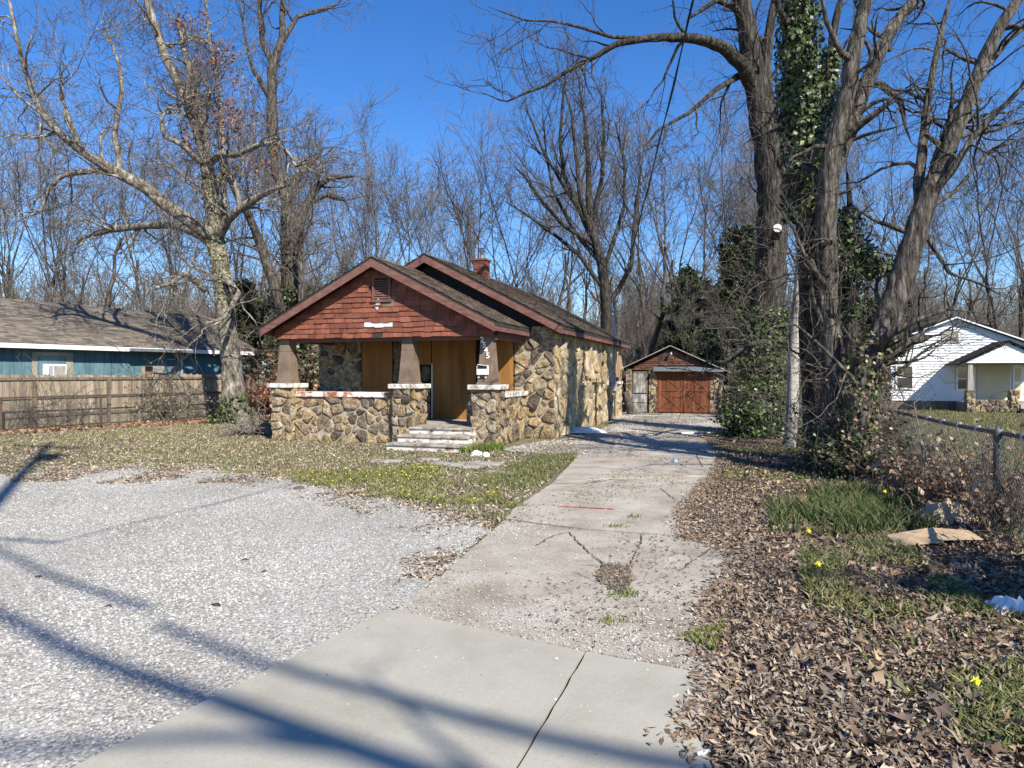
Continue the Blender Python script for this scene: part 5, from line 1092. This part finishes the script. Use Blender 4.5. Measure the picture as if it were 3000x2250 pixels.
tangle('red_leaf_shrub', 'shrub with rusty red leaves left of the porch column', 'shrub', (-9.9, 29.3), (1.6,.8,1.4), 90, 91, rad=.01, leafn=1500, lsize=.075, lcols=[(.36,.15,.08),(.3,.12,.07),(.42,.22,.12)], L_=1.5)
tangle('drive_side_brush', 'sunlit bare brush right of the garage', 'shrub', (10.3, 28.0), (2.4,4.5,1.4), 260, 92, rad=.012, leafn=2600, lsize=.06, lcols=[(.10,.11,.04),(.16,.15,.07),(.2,.13,.08)], L_=2.2, up=.08, m='twigpale')
BB = tangle('brush_pile', 'low pile of sticks around an old log left of the porch', 'brush pile', (-6.9, 19.6), (1.6,.8,.25), 90, 93, rad=.012, L_=.9, m='twigpale')
Geo().tube([(-.75,.05,.16),(-.2,.1,.22),(.35,.0,.18)], [.12,.17,.13], 10).obj('log', M['barkpale'], BB)

tangle('hanging_vines', 'grey leafless vines hanging among the forked and ivy clad trunks', 'vines', (6.25, 12.9), (1.1,1.2,4.6), 300, 95, rad=.0055, L_=1.3, up=-.02, wig=.4, m='twig')
tangle('hanging_vines', 'leafless vines wrapped around the massive dark trunk', 'vines', (6.9, 19.4), (1.2,.8,8.0), 300, 96, rad=.007, L_=1.6, up=.0, wig=.4, m='twigpale')
tangle('hanging_vines', 'dead vines draping the lower trunk of the leaning tree', 'vines', (5.75, 11.3), (.7,.6,2.6), 200, 97, rad=.005, leafn=500, lsize=.03, lcols=BRN, L_=.9, up=-.05, wig=.4, m='twigpale')
# ------------------------------------------------------------------ evergreens
def cedar(name, label, x, y, h, w, n, seed, group=None, cols=None):
    r = np.random.default_rng(seed); T = thing(name, label, 'tree', (x, y, 0), 0, group)
    tb = Tubes(); zz = np.linspace(-.05, h*.95, 10); tb.add(np.stack([.1*np.sin(zz), .1*np.cos(zz*.7), zz], 1)[None], (.16*(1-zz/h)+.02)[None], 8, noise=.05)
    P, Rr = grow(np.stack([0*zz, 0*zz, zz], 1)[None], (.12*(1-zz/h)+.02)[None], 9, w, (1.1,1.7), 6, .05, .12, r, tmin=.08, lenfall=.75); tb.add(P, Rr, 4); tb.obj('trunk', M['barkdark'], T)
    i = r.integers(0, len(P), n); k = r.uniform(1.5, 5, n); k0 = np.minimum(k.astype(int), 4); f = (k-k0)[:, None]; C = P[i, k0]*(1-f) + P[i, k0+1]*f + r.normal(0, .13, (n, 3)); C[:, 2] -= np.abs(r.normal(0, .08, n))
    leaves_mesh('foliage', C, r.normal(size=(n, 3)) + [0, 0, .6], .085, cols or [(.03,.045,.018),(.045,.06,.022),(.06,.075,.03),(.022,.032,.014)], M['cedar'], T, seed+3, fold=.3, long=1.8)
cedar('cedar_tree', 'dark cedar tree standing behind the garage', 12.3, 38.5, 9.8, 3.1, 13000, 1)
cedar('cedar_tree', 'broad dark cedar rising directly over the garage roof', 10.0, 39.5, 7.6, 3.2, 9000, 5)
cedar('cedar_tree', 'unseen ragged evergreen added to shade the leaf strip', 8.3, -2.2, 7.6, 2.3, 3200, 6)  # added out of view so its crown darkens the near leaf strip
cedar('cedar_tree', 'low spreading cedar just right of the garage roof', 10.7, 33.0, 5.2, 2.4, 8000, 2)
cedar('cedar_tree', 'olive evergreen behind the left tree trunks', -14.8, 39, 7.0, 2.8, 10000, 3, cols=[(.06,.065,.03),(.09,.09,.045),(.045,.05,.025)])
cedar('cedar_tree', 'small dark evergreen right behind the forked tree', 14.2, 27.0, 4.6, 1.7, 6000, 4)

# ------------------------------------------------------------------ woods behind: individual bare trees from a few prototypes
def proto(seed, h, spread, upw, forks, twm):
    r = np.random.default_rng(seed); tb, tw = Tubes(), Tubes()
    n = 10; hs_ = h * r.uniform(.42, .55); z = np.linspace(-.05, hs_, n); P = np.stack([np.cumsum(r.normal(0, .10, n)), np.cumsum(r.normal(0, .10, n)), z], 1); Rr = np.linspace(.17, .05, n) * (h / 14)
    tb.add(P[None], Rr[None], 8, noise=.05)
    # leaders: the trunk divides into a handful of ascending limbs
    A0, B0 = grow(P[None], Rr[None], (forks * .35) / hs_, h * .62, (.12, spread * .75), 11, upw * .8, .10, r, tmin=.6, rfac=.8, rtip=.012, rmax=.09, lenfall=.1); tb.add(A0, B0, 7)
    A1, B1 = grow(P[None], Rr[None], (forks * .2) / hs_, h * .3, (.7, 1.3), 8, upw * .8, .14, r, tmin=.4, rfac=.4, rtip=.01, rmax=.04); tb.add(A1, B1, 5)
    A, B = grow(A0, B0, .95, h * .24, (.3, .85), 9, upw * .6, .13, r, tmin=.15, rfac=.6, rtip=.010); tb.add(A, B, 5)
    A = np.concatenate([A, A0[:, 2:11]]); B = np.concatenate([B, B0[:, 2:11]])
    A = np.concatenate([A, np.pad(A1, ((0,0),(0,1),(0,0)), mode='edge') + np.r_[np.zeros(8), .05][None, :, None]]); B = np.concatenate([B, np.pad(B1, ((0,0),(0,1)), mode='edge')])
    A2, B2 = grow(A, B, 2.1, h * .13, (.35, .95), 6, upw * .7, .16, r, rtip=.008); tb.add(A2, B2, 4)
    A3, B3 = grow(A2, B2, 2.9, h * .10, (.3, .9), 3, upw * .5, .2, r, rtip=.0065, rmax=.014)
    if len(A3) > 7000: idx = r.permutation(len(A3))[:7000]; A3, B3 = A3[idx], B3[idx]
    tw.add(A3, B3, 3)
    A4, B4 = grow(A3, B3, 2.0, h * .06, (.3, .9), 3, .04, .2, r, rtip=.006, rmax=.009)
    if len(A4) > 9000: idx = r.permutation(len(A4))[:9000]; A4, B4 = A4[idx], B4[idx]
    tw.add(A4, B4, 3)
    Hm = float(max(A3[..., 2].max(), A4[..., 2].max()))
    T = thing('bare_tree', 'slender bare tree in the woods behind the houses', 'tree', (0, 0, 0), 0, 'bare trees in the woods')
    a = tb.obj('trunk', M['bark'], T); b = tw.obj('twigs', M[twm], T, smooth=False); b['kind'] = 'stuff'
    return T, [a, b], Hm
protos = [proto(201, 13, .75, .12, 18, 'twigpale'), proto(202, 15, .6, .18, 20, 'twigpale'), proto(203, 12, 1.0, .06, 18, 'twig'), proto(204, 14, .8, .10, 22, 'twigpale'), proto(205, 13, .9, .08, 18, 'twig')]
used = set()
def place_tree(x, y, s, k, rz, sz=1.0, label=None):
    T, ch, Hm = protos[k]
    if k in used:
        T2 = T.copy(); COL.objects.link(T2)
        for c in ch: c2 = c.copy(); COL.objects.link(c2); c2.parent = T2
    else: T2 = T; used.add(k)
    T2.location = (x, y, 0); T2.rotation_euler = (rb.uniform(-.09,.09), rb.uniform(-.12,.12), rz); T2.scale = (s, s, s * sz)
    if label:
        T2['label'] = label
        if 'group' in T2: del T2['group']
    else: T2['label'] = 'slender bare tree in the woods behind the houses'; T2['group'] = 'bare trees in the woods'
rb = random.Random(12)
# (pixel column, distance, pixel row of the top)
spots = [(-120,30,120),(40,33,180),(150,38,260),(230,44,330),(60,50,330),(330,36,240),(420,45,330),(300,55,420),(520,50,350),(610,42,300),(150,60,430),(480,60,430),
 (700,48,260),(760,40,240),(880,55,330),(930,44,300),(1000,50,330),(1090,46,190),(1120,56,400),(1170,62,470),(1060,64,480),(1240,58,540),(1290,66,600),
 (1340,50,560),(1380,44,430),(1420,60,500),(1440,48,380),(1500,64,480),(1530,46,330),(1580,56,420),(1620,50,300),(1690,60,330),(1810,52,300),(1850,46,240),(1900,58,380),(1930,42,300),(1990,50,260),(2040,44,420),(2090,54,330),
 (2140,40,260),(2180,60,380),(2260,46,330),(2330,50,300),(2420,42,360),(2500,52,420),(2560,46,200),(2640,56,330),(2700,44,300),(2780,52,400),(2830,60,430),(2900,46,330),(2960,55,300),(3030,50,360),(3100,42,260),(2870,40,480),(2980,39,560),
 (-60,42,240),(560,66,500),(820,64,450),(960,68,520),(1740,68,480),(2220,68,470),(2600,68,470),(380,68,500),(1250,48,520),(1160,50,430),(1310,44,640),(1400,56,380),(1660,46,380),(1960,54,360),(2110,46,420),(820,42,330),(640,46,300),(20,44,360),(200,42,300),(2480,44,420),(2740,50,380),(2930,42,380),(2230,42,330),(2370,58,330)]
UL_ = {1: 'bare tree rising over the far end of the blue house near its air conditioner', 5: 'bare tree rising over the blue house roof between its two windows', 39: 'bare tree directly behind the upper part of the massive dark trunk'}
for i, (px, D, py) in enumerate(spots):
    x, y, _ = Wp(px, 0, D); h = EYE + (HY - py) / FPX * D; k = rb.randrange(5); base = protos[k][2] * .97
    place_tree(x, y, h / base, k, rb.uniform(0, 6.28), label=UL_.get(i))
# mid-distance saplings between the garage and the pole, and right of it
for px, D, py in ((2010,34,760),(2110,30,820),(2160,26,900),(1890,40,700),(1600,36,820),(1500,40,850),(1350,42,800),(1950,45,640),(2350,30,700),(2200,33,600),(2330,24,850),(2620,40,700),(1840,34,880)):
    x, y, _ = Wp(px, 0, D); h = EYE + (HY - py) / FPX * D; k = rb.randrange(5); place_tree(x, y, h / protos[k][2], k, rb.uniform(0, 6.28))
# far woodland that reads as one mass
r = np.random.default_rng(77); n = 1000; D = r.uniform(72, 120, n); X = r.uniform(-1.05, 1.05, n) * D; Ht = r.uniform(7, 13, n) * (1 + .25*np.sin(X*.11))
zz = np.linspace(0, 1, 6); P = np.zeros((n, 6, 3)); P[..., 0] = X[:, None] + np.cumsum(r.normal(0, .25, (n, 6)), 1); P[..., 1] = D[:, None]; P[..., 2] = Ht[:, None]*zz[None]
far = Tubes(); far.add(P, (np.linspace(.16, .02, 6)[None] * r.uniform(.6, 1.3, (n, 1))), 4)
A, B = grow(P, np.full((n, 6), .08), .5, 4.2, (.3, .8), 4, .15, .15, r, rtip=.02, rmax=.05); far.add(A, B, 3)
A2, B2 = grow(A, B, .9, 1.9, (.3, .8), 3, .1, .15, r, rtip=.014, rmax=.02)
idx = r.permutation(len(A2))[:8000]; far.add(A2[idx], B2[idx], 3)
tag(far.obj('distant_woods', M['twigpale'], smooth=False), 'grey leafless woods on the horizon', 'woods', kind='stuff')
def clump(seed, nst, w, d, h0, h1, name, label, cat, tw_cap=9000, rad=.022):
    r = np.random.default_rng(seed); P = np.zeros((nst, 6, 3)); Ht = r.uniform(h0, h1, nst)
    P[..., 0] = r.uniform(-w, w, nst)[:, None] + np.cumsum(r.normal(0, .1*h1/3, (nst, 6)), 1); P[..., 1] = r.uniform(-d, d, nst)[:, None] + np.cumsum(r.normal(0, .1*h1/3, (nst, 6)), 1); P[..., 2] = Ht[:, None]*np.linspace(0, 1, 6)[None]
    ub = Tubes(); ub.add(P, (np.linspace(1, .3, 6)[None] * rad * r.uniform(.6, 1.3, (nst, 1))), 3)
    A, B = grow(P, np.full((nst, 6), rad*.7), 2.2, h1*.32, (.3, 1.1), 4, .06, .2, r, rtip=rad*.35, rmax=rad*.6); ub.add(A, B, 3)
    A, B = grow(A, B, 2.2, h1*.16, (.3, 1.1), 3, .04, .2, r, rtip=rad*.28, rmax=rad*.4); idx = r.permutation(len(A))[:tw_cap]; ub.add(A[idx], B[idx], 3)
    return tag(ub.obj(name, M['twigpale'], smooth=False), label, cat, name.replace('_', ' ') + ' clumps', kind='stuff')
uc = [clump(301, 130, 3.5, 2.0, 1.2, 3.6, 'undergrowth', 'tangled bare undergrowth at the foot of the woods', 'undergrowth'),
      clump(302, 90, 3.5, 2.0, 1.6, 6.0, 'undergrowth', 'tangled bare undergrowth at the foot of the woods', 'undergrowth'),
      clump(303, 120, 9, 4.0, 5, 12.0, 'sapling_thicket', 'grey leafless thicket deep in the woods', 'thicket', 12000, .04)]
rc = random.Random(5); first = {0, 1, 2}
def put(k, x, y):
    o = uc[k]
    if k in first: first.discard(k)
    else: o = o.copy(); COL.objects.link(o)
    o.location = (x, y, -.05); o.rotation_euler = (0, 0, rc.uniform(0, 6.28)); o.scale = (1, 1, rc.uniform(.8, 1.2))
for D in (37, 42, 48, 56, 66):
    x = -.85*D
    while x < .9*D:
        clear = (15 < x < 33 and D < 47) or (2.5 < x < 12 and D < 41) or (-17 < x < -9 and D < 49 and D > 36)
        if not clear: put(rc.choice((0, 1, 1) if D > 40 else (0, 0, 1)), x, D + rc.uniform(-2, 2))
        x += rc.uniform(4.0, 6.0) * (D/44)
for D in (64, 84):
    x = -.85*D
    while x < .9*D: put(2, x, D + rc.uniform(-3, 3)); x += rc.uniform(14, 20)

# ------------------------------------------------------------------ street side, behind the camera: what casts the foreground shadows
shx = lambda X, Y, h: (X + h / SUN.z * SUN.x, Y + h / SUN.z * SUN.y, h)
UP = thing('utility_pole', 'tall wooden utility pole at the street', 'pole', (.15, -3.0, 0))
Geo().tube([(0,0,0),(0,0,18.2)], [.13,.085], 12).obj('shaft', M['boarddark'], UP)
Geo().beam((0,0,9.3),(1.15,-.3,9.3), .035, .04).obj('service_bracket', M['boarddark'], UP)
Geo().beam((-1.0,.3,17.4),(1.0,-.3,17.4), .1, .12).obj('crossarm', M['boarddark'], UP)
Geo().tube([(.28,0,15.2),(.28,0,16.0)], .18, 12).obj('transformer', M['greybox'], UP)
a = Vector((1.25,-3.3,9.3)); mloc = H.matrix_basis @ Vector((UR+.2, VF+8.4, 4.37)); pts = [a.lerp(mloc, t) - Vector((0,0,2.6*t*(1-t))) for t in np.linspace(0,1,40)]
g = Geo().tube(pts, .011, 6); q = [p + Vector((.018*math.cos(i*1.3), 0, .018*math.sin(i*1.3)-.01)) for i, p in enumerate(pts)]; g.tube(q, .008, 5)
tag(g.obj('service_cable', M['wire']), 'black twisted power cable sagging down to the house mast', 'cable')
def slimb(path, h0, h1, w0, w1):
    n = len(path); return [(*shx(p[0], p[1], h0 + (h1-h0)*i/(n-1)), w0 + (w1-w0)*i/(n-1)) for i, p in enumerate(path)]
r = np.random.default_rng(91)
ST = thing('street_tree', 'bare tree at the street', 'tree', (11.0, -11.0, 0)); so_ = np.array([11.0, -11.0, 0])
LL = [resample([(11,-11,-.05,.36),(10.9,-11,3,.3),(10.6,-10.9,6,.25),(10.0,-10.5,8.2,.2)], 14, .05, r),
      resample([(10.0,-10.5,8.2,.11)] + slimb([(1.9,2.1),(.5,2.55),(-.6,3.1),(-1.43,3.61),(-2.5,4.2),(-3.6,4.99),(-5.2,6.2)], 9.2, 12.2, .095, .045), 26, .1, r),
      resample([(10.0,-10.5,8.2,.10)] + slimb([(3.6,2.2),(1.9,2.7),(.4,3.13),(-.5,3.6),(-1.34,4.06),(-2.4,4.8)], 9.6, 12, .07, .04), 22, .1, r),
      resample(slimb([(-.5,3.1),(-1.3,3.3),(-2.2,3.2),(-3.0,3.4)], 10.2, 11, .045, .03), 12, .1, r),
      resample(slimb([(-2.6,5.1),(-3.8,5.9),(-5.4,7.2),(-7.2,8.6)], 11.5, 13, .045, .03), 12, .1, r)]
LL = [(P - so_, Q) for P, Q in LL]; tb = Tubes()
for P, Q in LL: tb.add(P[None], Q[None], 10, noise=.05)
tb.obj('trunk', M['bark'], ST)
br, tw = Tubes(), Tubes(); crown(LL[1:], br, tw, 92, d1=.35, L1=1.6, d2=.7, L2=.9, d3=1.0, L3=.5, sub=False, maxtw=600); br.obj('branches', M['bark'], ST)['kind'] = 'stuff'
# another street tree to the right: dapples the leaf strip
place_tree(9.5, -1.5, .8, 2, 1.0, label='bare tree on the verge beside the street tree'); place_tree(13.5, 1.0, .95, 4, 2.2, label='bare tree on the lawn near the street'); place_tree(11.5, 4.5, .75, 0, .4, label='smaller bare tree on the lawn beyond the fence')

# ------------------------------------------------------------------ small things
def blob(name, label, cat, loc, s, m, seed, kind=None, k=10, rot=0):
    r = random.Random(seed); V = []; F = []; rings = 5
    for j in range(rings+1):
        ph = math.pi/2 * j/rings
        for i in range(k):
            t = 2*math.pi*i/k; q = r.uniform(.75, 1.2); V.append((math.cos(t)*math.cos(ph)*s[0]*q, math.sin(t)*math.cos(ph)*s[1]*q, math.sin(ph)*s[2]*r.uniform(.75,1.2)))
    for j in range(rings):
        for i in range(k): F.append((j*k+i, j*k+(i+1)%k, (j+1)*k+(i+1)%k, (j+1)*k+i))
    o = Geo().add(V, F).obj(name, m); o.location = loc; o.rotation_euler[2] = rot; return tag(o, label, cat)
def gl(px, py, z=0): x, y = G(px, py); return (x, y, z)
blob('rock', 'white rock right of the bottom porch step', 'rock', gl(1395,1335), (.13,.09,.11), M['whitestone'], 1)
blob('rock', 'smaller white rock between the step and the pier grass', 'rock', gl(1424,1338), (.09,.07,.09), M['whitestone'], 2)
for i, (px, py, w_, d_, rt, lb) in enumerate(((1420,1361,.30,.2,-.2,'grey paving slab right of the steps, the largest one'), (1310,1362,.3,.14,-.1,'pale paving piece in front of the bottom step'), (1260,1348,.2,.1,.1,'small pale paving piece by the step front'), (1135,1353,.28,.16,.2,'pale paving piece left of the steps'),
     (1470,1388,.26,.1,-.2,'paving piece half sunk in the green grass'), (1375,1370,.18,.1,.1,'small paving piece in the dirt before the rocks'))):
    x, y = G(px, py); g = Geo().prism(poly_noise([(-w_,-d_),(w_,-d_),(w_,d_),(-w_,d_)], .1, .02, i), 0, .035); o = g.obj('paving_piece', M['floor']); o.location = (x, y, 0); o.rotation_euler[2] = rt - .3; tag(o, lb, 'paving stone')
for i, (px, py, s, m, lb) in enumerate(((318,1781,.026,'barkdark','brown pine cone on the gravel near the tree shadow'), (633,1779,.038,'barkdark','dark seed pod lying on the gravel in the middle of the lot'), (775,1680,.03,'rust','reddish leaf curl on the gravel'), (718,1645,.035,'rust','bent reddish leaf on the gravel, farther out'), (112,1695,.03,'barkdark','dark leaf on the gravel near the left edge'), (878,1435,.09,'twig','small brown clod at the far edge of the gravel'))):
    blob('ground_bit', lb, 'debris', gl(px, py, .012), (s, s*.6, s*.5), M[m], 30+i)
def crumple(name, label, cat, loc, s, m, seed, n=9):
    r = random.Random(seed); V = []; F = []
    for j in range(n):
        for i in range(n):
            u, v = i/(n-1)*2-1, j/(n-1)*2-1; e_ = max(0, 1-max(abs(u),abs(v))**2)
            V.append(((u+r.uniform(-.1,.1))*s[0], (v+r.uniform(-.1,.1))*s[1], s[2]*(e_*.6 + r.uniform(0,.5)*e_)+.01))
    for j in range(n-1):
        for i in range(n-1): F += [(j*n+i, j*n+i+1, (j+1)*n+i+1), (j*n+i, (j+1)*n+i+1, (j+1)*n+i)]
    o = Geo().add(V, F).obj(name, m); o.location = loc; return tag(o, label, cat)
crumple('plastic_sheet', 'crumpled white plastic sheet at the foot of the side wall', 'plastic sheet', gl(1712,1268,.015), (.62,.42,.16), M['plastic'], 5)
crumple('crumpled_bag', 'torn pale bag lying in leaves below the fence', 'bag', gl(2778,1530,.02), (.28,.2,.26), M['cardboard'], 6)
crumple('plastic_bag', 'white plastic bag at the right edge among the leaves', 'bag', gl(2965,1800,.02), (.17,.11,.11), M['plastic'], 7)
cb = thing('cardboard_box', 'flattened brown cardboard box on the leaf litter', 'cardboard', gl(2740,1598,.03), .15)
Geo().add([(-.52,-.12,.02),(-.05,-.17,.06),(.02,.12,.12),(-.40,.17,.05),(-.52,-.12,.005),(-.05,-.17,.04),(.02,.12,.1),(-.4,.17,.03)], [(0,1,2,3),(7,6,5,4),(0,4,5,1),(1,5,6,2),(2,6,7,3),(3,7,4,0)]).obj('flap', M['cardboard'], cb)
Geo().add([(-.045,-.17,.062),(.5,-.05,.02),(.55,.2,.06),(.025,.12,.122)], [(0,1,2,3)]).obj('flap', M['cardboard'], cb)
bp = thing('blue_bottle_cap', 'small blue plastic jug lid on the shaded part of the drive', 'lid', gl(1978,1359,.038))
Geo().tube([(0,0,0),(0,0,.05)], [.055,.045], 10).tube([(0,0,.05),(0,0,.09)], [.03,.012], 8).obj('lid', M['bluepl'], bp)
bt = thing('crushed_bottle', 'crushed blue white bottle at the pavement edge by the leaves', 'bottle', gl(2062,2243,.046), .3)
Geo().tube([(-.035,0,.01),(.0,.0,.011),(.02,.008,.01)], [.009,.011,.008], 8).obj('body', M['plastic'], bt); Geo().tube([(.021,.008,.01),(.034,.012,.01)], .007, 8).obj('cap', M['bluepl'], bt)
lb_ = thing('fallen_board', 'long white board lying across the far driveway', 'board', gl(2040,1272,.03), R(8)); Geo().box(-.55,.55,-.05,.05,0,.03).obj('plank', M['white'], lb_)
def daffodil(px, py, lb, seed):
    r = random.Random(seed); D_ = thing('daffodil', lb, 'flower', gl(px, py)); g = Geo()
    g.tube([(0,0,0),(.01,0,.12),(0,-.02,.22)], .004, 5).obj('stem', M['blade_g'], D_)
    g = Geo(); c = Vector((0,-.03,.23))
    for k in range(6):
        t = k*math.pi/3; a_ = Vector((math.cos(t), -.25, math.sin(t))); b_ = Vector((math.cos(t+.45), -.1, math.sin(t+.45))); d_ = Vector((math.cos(t-.45), -.1, math.sin(t-.45)))
        g.add([c, c+d_*.013, c+a_*.03, c+b_*.013], [(0,1,2,3)])
    g.obj('petals', M['yellow'], D_); Geo().tube([c, c+Vector((0,-.02,0))], [.008,.012], 8).obj('trumpet', M['yellow'], D_)
M['blade_g'] = mat('stem_green', [(.06,.11,.03)], 3, bump=0)
daffodil(2588,1492,'yellow daffodil blooming in the dark grass clump', 1); daffodil(2392,1735,'yellow flower among weeds, halfway down the leaf strip', 2); daffodil(2845,2125,'yellow flower in the green weeds at the lower right', 3)
daffodil(2365,1625,'small yellow flower at the edge of the weeds left of the cardboard', 4)
# thin sapling before the fence
sp = thing('sapling', 'single thin bare sapling before the wire fence', 'sapling', gl(2718,1480)); tb = Tubes(); r = np.random.default_rng(2)
x0_ = sp.location; P = np.array([(0,0,0),(.0,.02,.3),(-.06,.02,.7),(-.13,.0,1.05),(-.18,0,1.32),(-.17,0,1.36)]); tb.add(P[None], np.array([[.012,.01,.009,.007,.006,.005]]), 5); 
A, B = grow(P[None], np.full((1,6),.008), 8, .4, (.5,1.1), 5, 0, .15, r, tmin=.3, rtip=.002); tb.add(A, B, 3); tb.obj('stem', M['twigpale'], sp)
tri = sum(len(o.data.polygons) for o in bpy.data.objects if o.type == 'MESH'); print('objects', len(bpy.data.objects), 'polys', tri)
